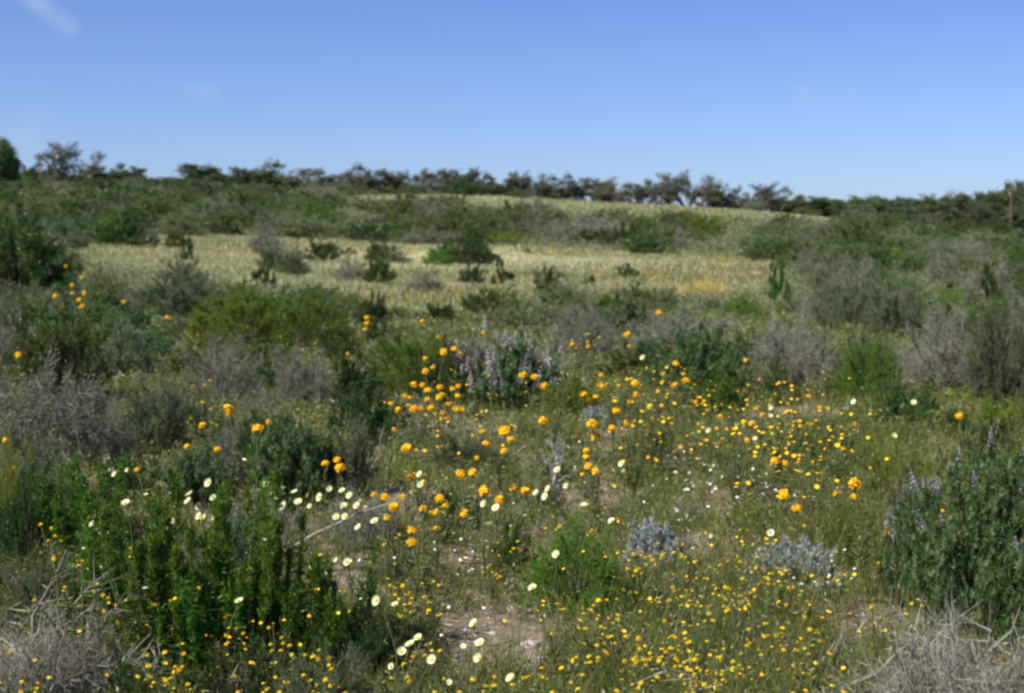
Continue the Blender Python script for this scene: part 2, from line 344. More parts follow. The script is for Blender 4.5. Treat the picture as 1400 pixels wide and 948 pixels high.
def spike_mesh(mt, var):
    key = ('spike', mt, var)
    if key in MESHES: return MESHES[key]
    r = np.random.default_rng(var + 5); g = Geo()
    n = 46; t = r.uniform(0, 1, n); a = r.uniform(0, 2 * PI, n); R = .016 * (1 - t * .75)
    p = np.stack([np.cos(a) * R * .3, np.sin(a) * R * .3, t * .13], 1)
    d = unit(np.stack([np.cos(a), np.sin(a), .5 + 0 * a], 1))
    kites(g, p, d, R + .004, .012, r, 0); 
    MESHES[key] = g.mesh('flower_spike', (mt,)); return MESHES[key]
HERO = []      # (px, py, phrase)
FILL = []      # auto-labelled later: (object, kind, px, py, d, w)
rs = random.Random(4)
NAMES = dict(sage='sage_bush', olive='olive_bush', grey='twiggy_bush', green='broom_bush', dark='dark_bush', teal='lupine_bush', leafy='leafy_bush', lime='green_herb', dead='dead_bush', silver='silver_plant')
CATS = dict(sage='shrub', olive='shrub', grey='shrub', green='shrub', dark='shrub', teal='lupine', leafy='shrub', lime='herb', dead='dead shrub', silver='plant')
GROUPS = dict(olive='olive green rounded bushes of the scrub', sage='grey-green sage bushes of the scrub', grey='grey twiggy bushes of the scrub', green='bright green bushes of the scrub', dark='dark green bushes of the scrub',
              teal='blue-green lupine bushes', leafy='leafy upright bushes', lime='lime green herbs', dead='dead grey bushes', silver='silver-leaved plants')
def shrub(kind, x, y, w, h, label=None, spike=None, nspike=0, lean=0, z=None, sf=1.0):
    """a shrub w wide and h high on the ground at (x, y)"""
    lv = lod(kind, y, w); k = KINDS[kind]; var = rs.randrange(3)
    ms = shrub_mesh(kind, lv, var); hh = k[lv]['h'] + k[lv].get('tl', .15) * .4
    wr = math.sin(rad(min(k[lv].get('spread', 80), 90))) * 1.0 + k[lv].get('tl', .15) * .4
    s, sz = w / 2 / wr, h / hh
    if lv == 'far':
        o = bpy.data.objects.new(NAMES[kind], ms[0]); COL.objects.link(o)
    else:
        o = bpy.data.objects.new(NAMES[kind], None); COL.objects.link(o); o.empty_display_size = .1
        for nm, me in zip(('stems', 'foliage'), ms[:2]):
            c = bpy.data.objects.new(nm, me); COL.objects.link(c); c.parent = o
    rz = rs.uniform(0, 2 * PI)
    o.location = (x, y, float(hz(x, y)) - .02 if z is None else z); o.rotation_euler = (rs.uniform(-.06, .06), lean + rs.uniform(-.06, .06), rz)
    o.scale = (s, s, sz)
    tag(o, label, CATS[kind], GROUPS[kind])
    if spike and lv != 'far':
        end, tn = ms[-1]; idx = [i for i in np.argsort(-end[:, 2] - .35 * (math.sin(-rz) * end[:, 0] + math.cos(-rz) * -end[:, 1]) * 0)][:int(nspike * 1.6)]
        rs.shuffle(idx)
        for i in idx[:nspike]:
            c = bpy.data.objects.new('flower_spike', spike_mesh(spike, rs.randrange(3))); COL.objects.link(c); c.parent = o
            c.location = end[i] + np.array([0, 0, .02 / sz]); f = rs.uniform(.4, .8) * sf
            c.rotation_euler = (rs.uniform(-.3, .3), rs.uniform(-.3, .3), 0); c.scale = (f / s, f / s, f / sz)
    return o
def hero(kind, px, py, wpx, hpx, label, phrase=None, **kw):
    """shrub whose foot shows at photo pixel (px, py)"""
    x, y, z = stand(px, py)
    o = shrub(kind, x, y, wpx * y / FPX, hpx * y / FPX * 1.02, label, **kw)
    HERO.append((px, py - hpx * .5, phrase)) if phrase else None
    BOX.append((px - wpx / 2, py - hpx, px + wpx / 2, py, y))
    OCC.append((x, y, wpx * y / FPX * .5)); return o
OCC = []
BOX = []

# ------------------------------------------------------------------ ground
def ground_material():
    m = mat('sandy_soil'); t = m.node_tree; N = t.nodes.new; L = t.links.new
    tc = N('ShaderNodeTexCoord')
    def noise(sc, det=6, ro=.6):
        n = N('ShaderNodeTexNoise'); n.inputs['Scale'].default_value = sc; n.inputs['Detail'].default_value = det; n.inputs['Roughness'].default_value = ro
        L(tc.outputs['Object'], n.inputs['Vector']); return n.outputs[0]
    def ramp(src, stops):
        c = N('ShaderNodeValToRGB'); L(src, c.inputs[0]); e = c.color_ramp.elements
        e[0].position, e[0].color = stops[0][0], (*stops[0][1], 1); e[1].position, e[1].color = stops[-1][0], (*stops[-1][1], 1)
        for p, q in stops[1:-1]: x = e.new(p); x.color = (*q, 1)
        return c.outputs[0]
    a = ramp(noise(1.7, 8), [(.3, (.17, .125, .085)), (.5, (.28, .215, .15)), (.7, (.38, .31, .23))])
    b = ramp(noise(45, 5, .7), [(.35, (.4, .38, .36)), (.55, (1, 1, 1)), (.75, (1.25, 1.2, 1.15))])
    mx = N('ShaderNodeMix'); mx.data_type = 'RGBA'; mx.blend_type = 'MULTIPLY'; mx.inputs[0].default_value = .75; L(a, mx.inputs[6]); L(b, mx.inputs[7])
    # turf of short grass and moss further out, in patches; a painted attribute says how grassy the ground is
    g = ramp(noise(.6, 6), [(.3, (.09, .10, .04)), (.5, (.15, .15, .065)), (.7, (.21, .20, .11))])
    at = N('ShaderNodeAttribute'); at.attribute_name = 'turf'
    nm = noise(2.5, 5); ad = N('ShaderNodeMath'); ad.operation = 'MULTIPLY_ADD'; L(nm, ad.inputs[0]); ad.inputs[1].default_value = 1.2; L(at.outputs['Fac'], ad.inputs[2])
    th = N('ShaderNodeMapRange'); L(ad.outputs[0], th.inputs[0]); th.inputs[1].default_value = .75; th.inputs[2].default_value = 1.15
    m2 = N('ShaderNodeMix'); m2.data_type = 'RGBA'; L(th.outputs[0], m2.inputs[0]); L(mx.outputs[2], m2.inputs[6]); L(g, m2.inputs[7])
    p = N('ShaderNodeBsdfPrincipled'); p.inputs['Roughness'].default_value = .95; p.inputs['Specular IOR Level'].default_value = .1
    L(m2.outputs[2], p.inputs['Base Color'])
    bp = N('ShaderNodeBump'); bp.inputs['Strength'].default_value = .8; bp.inputs['Distance'].default_value = .02; L(noise(30, 8, .7), bp.inputs['Height']); L(bp.outputs[0], p.inputs['Normal'])
    o = N('ShaderNodeOutputMaterial'); L(p.outputs[0], o.inputs[0]); return m
SOIL = [(650, 868, 105, 34), (600, 592, 90, 18), (1085, 574, 70, 18), (1030, 700, 95, 24), (1180, 862, 70, 30), (560, 690, 60, 18), (480, 800, 40, 20), (850, 600, 50, 16), (940, 745, 40, 14), (715, 895, 60, 30), (620, 775, 55, 14), (800, 690, 70, 16), (900, 640, 40, 12)]
def soil_amount(px, py):
    s = np.zeros_like(px)
    for cx, cy, a, b in SOIL: s = np.maximum(s, np.exp(-(((px - cx) / a) ** 2 + ((py - cy) / b) ** 2) * 1.3))
    return s
rows = np.concatenate([np.linspace(-30, 2, 18, endpoint=False), np.linspace(2, 25, 300, endpoint=False), np.geomspace(25, 320, 230), np.geomspace(340, 5000, 24)])
us = np.linspace(-1, 1, 360)
Y = np.repeat(rows[:, None], len(us), 1); X = us[None] * (.62 * np.abs(Y) + 14)
Z = hz(X, Y); Z = np.where(Y > 700, hz(X, Y), Z)
g = Geo(); nu = len(us)
ii = (np.arange(len(rows) - 1)[:, None] * nu + np.arange(nu - 1)[None]).ravel()
g.add(np.stack([X, Y, Z], -1), np.stack([ii, ii + 1, ii + nu + 1, ii + nu], 1))
gm = ground_material(); go = g.obj('ground', (gm,), smooth=True); tag(go, kind='structure')
px, py = project(X.ravel(), Y.ravel(), Z.ravel())
turf = np.where(Y.ravel() < 3, .3, np.clip(.35 + (Y.ravel() - 20) / 40, .3, .8) - 1.0 * soil_amount(px, py) * (Y.ravel() < 30))
ta = go.data.attributes.new('turf', 'FLOAT', 'POINT'); ta.data.foreach_set('value', turf.astype(np.float32))

# ------------------------------------------------------------------ meadow zones (photo pixels of the ground they lie on)
def inpoly(px, py, poly):
    px = np.asarray(px); py = np.asarray(py); c = np.zeros(px.shape, bool)
    n = len(poly)
    for i in range(n):
        x1, y1 = poly[i]; x2, y2 = poly[(i + 1) % n]
        if y1 == y2: continue
        c ^= ((y1 > py) != (y2 > py)) & (px < (x2 - x1) * (py - y1) / (y2 - y1) + x1)
    return c
MEADOW_LOW = [(90, 345), (180, 328), (300, 322), (430, 326), (560, 334), (700, 340), (860, 347), (1070, 357), (1062, 386), (1000, 410), (930, 408), (860, 402), (760, 402), (680, 420), (650, 438), (560, 440), (500, 418), (400, 395), (280, 388), (150, 366)]
MEADOW_TOP = [(460, 270), (700, 262), (880, 262), (1000, 276), (1120, 292), (1175, 309), (1090, 307), (1010, 303), (880, 301), (700, 294), (560, 285)]
MEADOW_SIDE = [(1300, 318), (1400, 314), (1700, 314), (1700, 336), (1330, 330)]
def meadow(px, py): return inpoly(px, py, MEADOW_LOW) | inpoly(px, py, MEADOW_TOP) | inpoly(px, py, MEADOW_SIDE)
def jit(o, k): return rs.uniform(-k, k)

# ------------------------------------------------------------------ the shrubs one can point to
H = hero
H('leafy', 215, 925, 170, 285, 'tall dark leafy bush with upright shoots behind the dead twigs', 'the tall leafy bush')
H('leafy', 335, 930, 150, 300, 'tallest dark leafy bush standing among the cream flowers', 'the tallest leafy bush')
H('leafy', 272, 940, 150, 190, 'shorter leafy bush wedged between the two tall leafy ones')
H('leafy', 425, 935, 150, 195, 'dark leafy bush at the edge of the bare sandy patch', 'the leafy bush by the sand')
H('dark', 492, 940, 110, 120, 'low dark bush shading the edge of the bare sand')
H('leafy', 140, 880, 110, 180, 'thin leafy bush just beyond the pile of dead twigs')
H('dark', 20, 780, 110, 150, 'dark green bush at the edge behind the dead twigs')
H('lime', 12, 770, 70, 200, 'lime green herb stand with orange blossoms beside the dead twigs')
H('dead', 50, 1000, 230, 185, 'tangled dead grey bush low in front of the leafy bushes', 'the tangled dead bush')
H('dead', 1310, 1040, 420, 225, 'wide dead grey bush with bleached branches below the lupines', 'the wide dead bush')
H('teal', 1350, 870, 270, 290, 'largest lupine bush with purple flower spikes beside the dead bush', 'the largest lupine bush', spike='purple', nspike=26)
H('teal', 1245, 830, 110, 150, 'small lupine bush with lilac spikes next to the largest lupine', spike='purple', nspike=16)
H('teal', 1450, 900, 160, 220, 'lupine bush cut by the frame beside the largest lupine', spike='purple', nspike=12)
H('lime', 1295, 850, 120, 70, 'low lime green herb between the lupines and dead branches')
H('lime', 1380, 850, 110, 80, 'low lime herb at the foot of the largest lupine bush')
H('green', 790, 835, 170, 125, 'round fine-leaved green bush beside the bare sand patch', 'the round bush by the sand')
H('dark', 300, 1000, 210, 130, 'low small-leaved bush with yellow flowers in front of the tallest leafy bush')
H('sage', 440, 1010, 170, 130, 'low yellow-flowered bush in front of the leafy bush by the sand')
H('dark', 170, 1010, 160, 120, 'low small-leaved bush between the dead twigs and leafy bushes')
H('sage', 560, 1020, 130, 90, 'low green bush at the near end of the bare sand')
H('leafy', 95, 780, 110, 150, 'light green leafy bush over the tangled dead bush')
H('sage', 40, 860, 130, 110, 'shaggy bush rising right behind the tangled dead bush')
H('dark', 150, 760, 110, 90, 'small dark bush below the brown seedy bush')
H('teal', 620, 720, 110, 60, 'low blue-green rosette mound under the central wallflowers')
H('sage', 545, 800, 90, 60, 'low grey-green bush uphill of the bare sand')
H('sage', 640, 650, 120, 60, 'low pale bush in the middle of the clearing')
H('dark', 700, 780, 80, 60, 'small dark bush uphill of the round green bush')
H('sage', 1010, 900, 140, 70, 'low bush hung with small yellow flowers at the near clearing')
H('dark', 880, 860, 100, 70, 'small dark bush below the silver plant')
H('sage', 1140, 960, 150, 80, 'low yellow-flowered bush beside the wide dead bush')
H('teal', 1270, 760, 120, 110, 'loose lupine mound uphill of the largest lupine', spike='purple', nspike=12)
H('silver', 893, 780, 84, 70, 'silver-blue woolly plant beside the round green bush', 'the silver plant')
H('silver', 1088, 812, 135, 76, 'wide silver-grey mounded plant under the single tall wallflowers', 'the wide silver plant')
H('silver', 945, 772, 34, 40, 'small silver plant beside the larger silver-blue one')
H('silver', 815, 582, 50, 28, 'pale silvery mat beyond the white dead branch')
H('teal', 405, 695, 190, 138, 'broad blue-green lupine mound without flower spikes below orange wallflowers', 'the broad lupine mound')
H('teal', 262, 690, 130, 95, 'low blue-green lupine mound beside the broad lupine mound', 'the low lupine mound')
H('sage', 480, 680, 90, 110, 'wispy grey-green bush at the edge of the broad lupine mound')
H('grey', 60, 645, 220, 150, 'grey bush of fine dead twigs under the dark green bush', 'the grey twig bush')
H('dark', 88, 550, 165, 150, 'rounded green bush with orange flowers over its top', 'the rounded orange-flowered bush')
H('dark', 25, 400, 170, 118, 'big dark bush standing at the meadow edge', 'the big dark bush')
H('dark', -10, 400, 120, 125, 'tallest part of the dark thicket cut by the frame at the meadow edge')
H('dark', 58, 402, 80, 80, 'dark bush joined to the big dark bush on its meadow side')
H('dark', 80, 390, 40, 40, 'little dark bush at the foot of the big dark bush')
H('green', 325, 480, 160, 90, 'bright green dome bush beyond the grey twigs', 'the bright green dome')
H('green', 430, 482, 124, 84, 'bright green bush beside the bright green dome', 'the second bright bush')
H('dark', 462, 495, 60, 48, 'dark green bush leaning against a bright green one')
H('teal', 440, 445, 72, 55, 'blue-grey bush behind the second bright green bush', 'the blue-grey bush')
H('dark', 512, 450, 56, 46, 'small dark teal bush at the near edge of the meadow', 'the small dark teal bush')
H('green', 560, 545, 150, 95, 'green bush behind the dense patch of orange wallflowers', 'the bush behind the orange patch')
H('dark', 620, 555, 130, 85, 'dark green bush between orange wallflowers and mauve lupine', 'the dark middle bush')
H('teal', 712, 560, 160, 112, 'lupine bush topped with pale mauve flower spikes', 'the mauve lupine bush', spike='mauve', nspike=75, sf=2.0)
H('grey', 660, 540, 70, 80, 'mauve-grey twiggy bush beside the mauve lupine', spike='mauve', nspike=26, sf=1.8)
H('green', 785, 575, 100, 62, 'low green bush in front of the mauve lupine bush', 'the low green bush')
H('grey', 800, 492, 115, 82, 'grey-brown dome of bare twigs behind the mauve lupine', 'the grey-brown dome')
H('teal', 948, 548, 165, 112, 'big blue-green lupine with small yellow flowers about it', 'the big blue-green lupine')
H('green', 985, 575, 95, 62, 'low fine green bush below the big blue-green lupine', 'the low fine bush')
H('dark', 1060, 556, 70, 60, 'dark green bush beside the big blue-green lupine')
H('grey', 1092, 540, 140, 120, 'grey twiggy bush between the lupine and the round green bush', 'the grey twiggy bush')
H('green', 1187, 560, 108, 96, 'bright round green bush like a small tree', 'the bright round bush')
H('green', 1200, 585, 110, 45, 'low green bush in front of the bright round bush')
H('dark', 1236, 590, 90, 75, 'dark yellow-green bush beside the bright round bush', 'the dark yellow-green bush')
H('lime', 1150, 640, 150, 80, 'stand of lime green herbs below the bright round bush', 'the lime herb stand')
H('lime', 1230, 700, 130, 120, 'dense green herbs in front of the dark yellow-green bush', 'the dense green herbs')
H('lime', 1160, 770, 120, 110, 'green herbs around the tallest single wallflower', 'the herbs round the tall wallflower')
H('grey', 1290, 540, 150, 125, 'broad grey-brown bush up the slope from the largest lupine', 'the broad grey-brown bush')
H('sage', 1370, 560, 120, 150, 'tall grey-green bush beside the broad grey-brown bush', 'the tall grey-green bush')
H('sage', 1225, 470, 110, 95, 'mid green bush on the slope behind the bright round bush', 'the mid green slope bush')
H('sage', 1150, 460, 110, 85, 'olive green bush on the slope beside the mid green one')
H('dark', 1062, 420, 38, 62, 'narrow green bush by the yellow flower patch', 'the narrow green bush')
H('dark', 1357, 420, 38, 62, 'slim dark green bush high on the open slope', 'the slim dark bush')
H('green', 1015, 440, 60, 36, 'green bush by the yellow flower patch below the meadow')
H('dark', 1243, 378, 46, 26, 'small dark bush alone in the grey scrub slope')
H('dark', 258, 358, 26, 34, 'lone small bush standing in the pale meadow', 'the lone meadow bush')
H('dark', 170, 338, 100, 34, 'dark bush on the far edge of the pale meadow', 'the dark meadow-edge bush')
H('grey', 205, 340, 40, 26, 'grey twiggy bush on the far meadow edge')
H('dark', 362, 398, 36, 44, 'dark green bush on the near meadow edge')
H('dark', 518, 390, 52, 40, 'two-toned dark bush in the middle of the meadow', 'the dark middle-meadow bush')
H('grey', 480, 385, 60, 34, 'grey brush beside the dark bush in the meadow')
H('grey', 580, 400, 60, 30, 'grey brush mound in the middle of the meadow')
H('dark', 645, 388, 52, 24, 'flat dark green bush in the meadow', 'the flat meadow bush')
H('dark', 686, 393, 32, 34, 'round dark bush next to the flat meadow bush')
H('dark', 748, 405, 50, 36, 'dark bush at the lower edge of the cream flowers')
H('grey', 750, 380, 60, 16, 'low grey brush strip by the cream flowers')
H('dark', 858, 382, 34, 22, 'dark green bush standing below the orange flower strip')
H('dark', 806, 392, 28, 16, 'small low bush below the orange flower strip')
H('dark', 722, 348, 16, 8, 'tiny bush at the top edge of the cream flowers')
H('dark', 600, 445, 60, 34, 'green bush near the meadow above the orange patch')
H('dark', 1010, 306, 16, 12, 'single dark bush on the upper meadow')
H('sage', 770, 420, 90, 40, 'grey-green bush below the dark bush in the meadow')
H('sage', 700, 455, 100, 45, 'grey-green bush behind the mauve lupine bush')
H('sage', 250, 440, 120, 70, 'grey-green bush up-slope of the bright green dome', 'the sage above the dome')
H('sage', 170, 520, 90, 90, 'grey-green bush beside the rounded orange-flowered bush')
H('grey', 300, 560, 140, 100, 'pale twiggy bush in front of the bright green dome', 'the pale twiggy bush')
H('grey', 410, 560, 120, 90, 'dry grassy-looking bush in front of the second bright bush', 'the dry bush')
H('dark', 480, 555, 90, 70, 'dark bush near the dense patch of orange wallflowers')
H('sage', 215, 620, 110, 120, 'grey-green bush above the low lupine mound', 'the sage by the low lupine')
H('grey', 130, 640, 110, 110, 'brown seedy bush beside the grey twig bush')
H('green', 1330, 480, 80, 60, 'soft green bush in front of the slim dark bush')

# ------------------------------------------------------------------ the scrub that fills the slope
for a_ in range(700, 1060, 60): BOX.append((a_, 340 + (a_ - 700) * .04, a_ + 60, 356 + (a_ - 700) * .04, 68))
BOX.append((925, 386, 1000, 412, 45)); BOX.append((560, 405, 640, 435, 36))
def too_close(x, y, r, f=.75):
    for a, b, c in OCC:
        if abs(a - x) < 6 and abs(b - y) < 8 and (a - x) ** 2 + (b - y) ** 2 < (f * (c + r)) ** 2: return True
    return False
def spots(n, d0, d1, size, ok, f=.75, margin=.12):
    res = []; tries = 0
    while len(res) < n and tries < n * 60:
        tries += 1
        y = math.sqrt(rs.uniform(d0 ** 2, d1 ** 2)); u = rs.uniform(-.36 - margin, .36 + margin); x = u * y
        p, q = project(x, y, float(hz(x, y)))
        if not ok(float(p), float(q)): continue
        w = rs.uniform(*size)
        if too_close(x, y, w / 2, f): continue
        hp, wp = .55 * w * FPX / y, w * FPX / y; tp = q - hp; hid = False
        if (y < 60 or tp < 290) and any(meadow(p + k * wp * .4, q - hp * t) for k in (-1, 0, 1) for t in (.9, .5)) and rs.random() > (.35 if y > 60 else MEADOW_HIDE if q < 400 or q > 470 else .4): continue
        for a, b, c, e, dd in BOX:
            if dd > y and min(p + wp / 2, c) - max(p - wp / 2, a) > .25 * (c - a) and e - max(tp, b) > .3 * (e - b): hid = True; break
        if hid: continue
        OCC.append((x, y, w / 2)); res.append((x, y, w, float(p), float(q)))
    return res
MEADOW_HIDE = .12
def in_soil(p, q): return float(soil_amount(np.array([p]), np.array([q]))[0]) > .3
def pick(ws):
    t = rs.uniform(0, sum(ws.values()))
    for k, v in ws.items():
        t -= v
        if t <= 0: return k
    return k
def fillshrub(kind, x, y, w, h, p, q):
    o = shrub(kind, x, y, w, h); FILL.append([o, kind, p, q - h * FPX / y * .5, y, w]); return o
# band of the open flowery clearing in the middle of the photo: low plants only
def clearing(p, q): return 520 < p < 1180 and q > 560
for x, y, w, p, q in spots(62, 4.6, 13, (.3, .7), lambda p, q: not clearing(p, q) and not in_soil(p, q) and q < 1000, .55):
    if p < 500: kd = pick(dict(sage=3, grey=2, dark=2, teal=1))
    else: kd = pick(dict(sage=1, olive=2, green=1, dark=1, lime=2))
    fillshrub(kd, x, y, w, w * rs.uniform(.6, .8), p, q)
for x, y, w, p, q in spots(34, 5.2, 13, (.18, .42), lambda p, q: clearing(p, q) and not in_soil(p, q), .6):
    fillshrub(pick(dict(sage=3, lime=2, dark=1, grey=1.5, green=1)), x, y, w, w * rs.uniform(.45, .7), p, q)
for x, y, w, p, q in spots(230, 13, 34, (.7, 1.6), lambda p, q: not meadow(p, q), .52):
    if p < 560: kd = pick(dict(sage=2.5, olive=3, grey=1.2, dark=2, green=.6, teal=1))
    elif p < 900: kd = pick(dict(sage=2, olive=2.5, grey=2, green=1.2, dark=1))
    else: kd = pick(dict(sage=3, olive=2.4, grey=2.4, green=.7, dark=1, teal=.6))
    fillshrub(kd, x, y, w, w * rs.uniform(.42, .62), p, q)
for x, y, w, p, q in spots(200, 34, 70, (1.1, 2.4), lambda p, q: not meadow(p, q) or (q > 358 and rs.random() < .6) or rs.random() < .04, .55):
    kd = pick(dict(sage=3.5, olive=3, grey=2.2, dark=2.2 if p < 700 else 1.4, green=.7))
    fillshrub(kd, x, y, w, w * rs.uniform(.42, .65), p, q)
for x, y, w, p, q in spots(330, 70, 150, (2.4, 4.8), lambda p, q: not meadow(p, q) or rs.random() < .02, .6, .1):
    kd = pick(dict(sage=3.5, olive=3.5, grey=1.8, dark=3, green=.6))
    fillshrub(kd, x, y, w, w * rs.uniform(.24, .4), p, q)

for x, y, w, p, q in spots(80, 76, 112, (2.4, 4.4), lambda p, q: 296 < q < 338 and not meadow(p, q), .42, .1):
    fillshrub(pick(dict(sage=2, olive=3, dark=3, grey=.8)), x, y, w, w * rs.uniform(.26, .38), p, q)
for x, y, w, p, q in spots(46, 146, 156, (2.6, 5), lambda p, q: True, .5, .08):
    fillshrub(pick(dict(sage=2, olive=2, grey=1.5, dark=1)), x, y, w, w * rs.uniform(.25, .4), p, q)

# ------------------------------------------------------------------ ridge trees
def tree_mesh(var, style):
    key = ('tree', var, style)
    if key in MESHES: return MESHES[key]
    r = np.random.default_rng(900 + var * 7 + (3 if style == 'dense' else 0)); gt, gc = Geo(), Geo()
    wind = np.array([.24, 0, 0]) if style != 'dense' else np.array([.12, 0, 0])
    ns = 5 if style == 'airy' else 7
    lean = r.uniform(-.55, .55, ns); leany = r.uniform(-.4, .4, ns)
    top = np.stack([lean, leany, r.uniform(.55, .85, ns)], 1) + wind * .5
    base = r.normal(size=(ns, 3)) * [.06, .06, 0]
    tt = np.linspace(0, 1, 6)[:, None]
    P = np.stack([base[i] * (1 - tt) + top[i] * tt + np.sin(tt * 6 + i) * r.normal(size=3) * .03 * [1, 1, 0] + wind * (tt ** 2 - tt) * .5 for i in range(ns)])
    tubes(gt, P, (.03 * (1 - .75 * tt[:, 0]))[None] * r.uniform(.7, 1.2, (ns, 1)), 0, 5)
    nl = 46 if style == 'airy' else 80
    i = r.integers(0, ns, nl); t = r.uniform(.22, 1, nl); k = np.minimum((t * 5).astype(int), 4); fr = (t * 5 - k)[:, None]
    p = P[i, k] * (1 - fr) + P[i, k + 1] * fr
    d = unit(rv(r, nl) + wind * .9 + [0, 0, .5]); ln = r.uniform(.14, .34, nl)[:, None]
    q = p + d * ln; spikes(gt, p, q, .009)
    nt_ = nl * 4; j = np.repeat(np.arange(nl), 4); s = r.uniform(.3, 1, nt_)[:, None]
    p2 = p[j] * (1 - s) + q[j] * s; d2 = unit(d[j] * .8 + rv(r, nt_) * .8 + wind * .5 + [0, 0, .2]); q2 = p2 + d2 * r.uniform(.06, .16, nt_)[:, None]
    spikes(gt, p2, q2, .004)
    keep = r.uniform(0, 1, nt_) < (.62 if style == 'airy' else .95)
    c = np.where(keep)[0]; m = (26 + 8 * (var % 3)) if style == 'airy' else 46; J = np.repeat(c, m); s = r.uniform(.3, 1.1, len(J))[:, None]
    lp = p2[J] * (1 - s) + q2[J] * s + r.normal(size=(len(J), 3)) * .03
    kites(gc, lp, unit(rv(r, len(J)) + wind), .056 * r.uniform(.6, 1.3, len(J)), .022, r)
    MESHES[key] = (gt.mesh('trunk', ('bark',)), gc.mesh('crown', ('treegreen' if style == 'dense' else 'treeleaf',)))
    return MESHES[key]
TREES = []
def tree(px, topy, wpx, style='airy', d=None, basey=None, name='windswept_tree'):
    px += rs.uniform(-7, 7)
    x = (px - 700) / FPX * d; z = float(hz(x, d))
    _, yb = project(x, d, z); hpx = max(float(yb) - topy, 12) * 1.0 + 3; h = hpx * d / FPX * 1.12
    o = bpy.data.objects.new(name, None); COL.objects.link(o)
    for nm, me in zip(('trunk', 'crown'), tree_mesh(rs.randrange(5), style)):
        c = bpy.data.objects.new(nm, me); COL.objects.link(c); c.parent = o
    k_ = rs.uniform(1.2, 1.9) if px > 180 else rs.uniform(1.0, 1.25); w = wpx * d / FPX / (1.0 if style == 'airy' else .95) * k_; h *= rs.uniform(.85, 1.15)
    o.location = (x, d, z - .05); o.scale = (w, w, h / .95); o.rotation_euler = (rs.uniform(-.1, .1), rs.uniform(-.14, .14), rs.uniform(-.8, .8))
    tag(o, None, 'tree'); TREES.append((o, px, style, wpx, d)); return o
A = 'airy'; D = 'dense'
for px_, ty, w_, st, d_ in [(12, 208, 62, D, 128), (-40, 212, 70, D, 130), (90, 206, 74, A, 134), (60, 222, 40, A, 138), (154, 231, 46, D, 138), (132, 236, 26, A, 140), (190, 246, 30, D, 142), (216, 247, 42, D, 140), (246, 248, 44, D, 142),
      (275, 243, 40, D, 146), (302, 234, 72, D, 146), (345, 238, 66, D, 148), (375, 238, 44, A, 150), (402, 230, 62, A, 148), (428, 236, 44, A, 150), (450, 246, 36, A, 150), (470, 243, 30, A, 151),
      (488, 239, 30, A, 150), (510, 231, 44, A, 149), (535, 232, 42, A, 151), (556, 241, 30, A, 150), (578, 236, 38, A, 149), (602, 238, 32, A, 152), (630, 233, 46, A, 150), (650, 240, 24, A, 151),
      (676, 239, 38, A, 150), (700, 242, 32, A, 152), (722, 245, 34, A, 149), (742, 250, 26, A, 151), (768, 244, 34, A, 150), (790, 245, 36, A, 151), (812, 252, 34, A, 150), (838, 251, 40, A, 152), (862, 256, 34, A, 151),
      (884, 258, 18, A, 150), (905, 246, 42, A, 149), (932, 244, 48, A, 151), (958, 247, 44, A, 150), (982, 255, 34, A, 151), (1000, 266, 26, A, 152), (1028, 265, 34, A, 151), (1056, 262, 42, A, 150), (1080, 276, 34, D, 152),
      (1105, 279, 44, D, 154), (1130, 280, 44, D, 158), (1158, 280, 52, D, 165), (1185, 283, 52, D, 172), (1215, 280, 56, A, 178), (1240, 278, 52, D, 182), (1268, 280, 56, D, 186), (1292, 278, 50, A, 190), (1316, 281, 48, D, 194), (1340, 277, 46, D, 198),
      (1362, 274, 44, D, 200), (1388, 266, 46, D, 202), (1412, 270, 50, D, 204), (1318, 296, 30, A, 178), (1345, 300, 44, A, 176), (1440, 268, 60, D, 206), (1480, 270, 60, D, 206), (-90, 214, 70, D, 130)]:
    tree(px_, ty, w_, st, d_)
for q_ in range(12):     # a second rank on the wooded right end of the ridge, lower down the slope
    tree(1100 + q_ * 26 + rs.uniform(-8, 8), 293 + rs.uniform(-4, 5), rs.uniform(34, 52), rs.choice([A, D]), 158 + q_ * 1.5)

# ------------------------------------------------------------------ telephone pole on the right
def telephone_pole(px, topy, d):
    x = (px - 700) / FPX * d; z = float(hz(x, d)); _, yb = project(x, d, z); h = (float(yb) - topy) * d / FPX
    o = empty('utility_pole', 'lone brown wooden utility pole with a short crossarm before the ridge trees', 'utility pole'); o.location = (x, d, z)
    tt = np.linspace(-.3, h, 7)
    g = Geo(); P = np.stack([0 * tt, 0 * tt, tt], 1)[None]; tubes(g, P, np.linspace(.13, .09, 7)[None], 0, 10); 
    g.add([(math.cos(a) * .09, math.sin(a) * .09, h) for a in np.arange(10) * .2 * PI], [list(range(10))]); g.obj('pole', ('pole',), o)
    g = Geo()
    b = np.array([[sx, sy, sz] for sx in (-.5, .5) for sy in (-.07, .07) for sz in (h - .62, h - .46)]) + [0, -.18, 0]
    g.add(b, [[0, 1, 3, 2], [4, 6, 7, 5], [0, 4, 5, 1], [2, 3, 7, 6], [1, 5, 7, 3], [0, 2, 6, 4]]); arm = g.obj('crossarm', ('pole',), o)
    for sx in (-.42, .42):
        g = Geo(); t = np.array([0, .05, .12, .16]); tubes(g, np.stack([0 * t + sx, 0 * t - .18, h - .46 + t], 1)[None], np.array([[.03, .055, .05, .02]]), 0, 8); g.obj('insulator', ('metal',), arm)
    g = Geo(); t = np.linspace(0, .75, 5); tubes(g, np.stack([0 * t, 0 * t + .3, h - 1.25 + t], 1)[None], np.array([[.10, .14, .14, .14, .08]]), 0, 10); g.obj('transformer', ('metal',), o)
telephone_pole(1379, 255, 168)

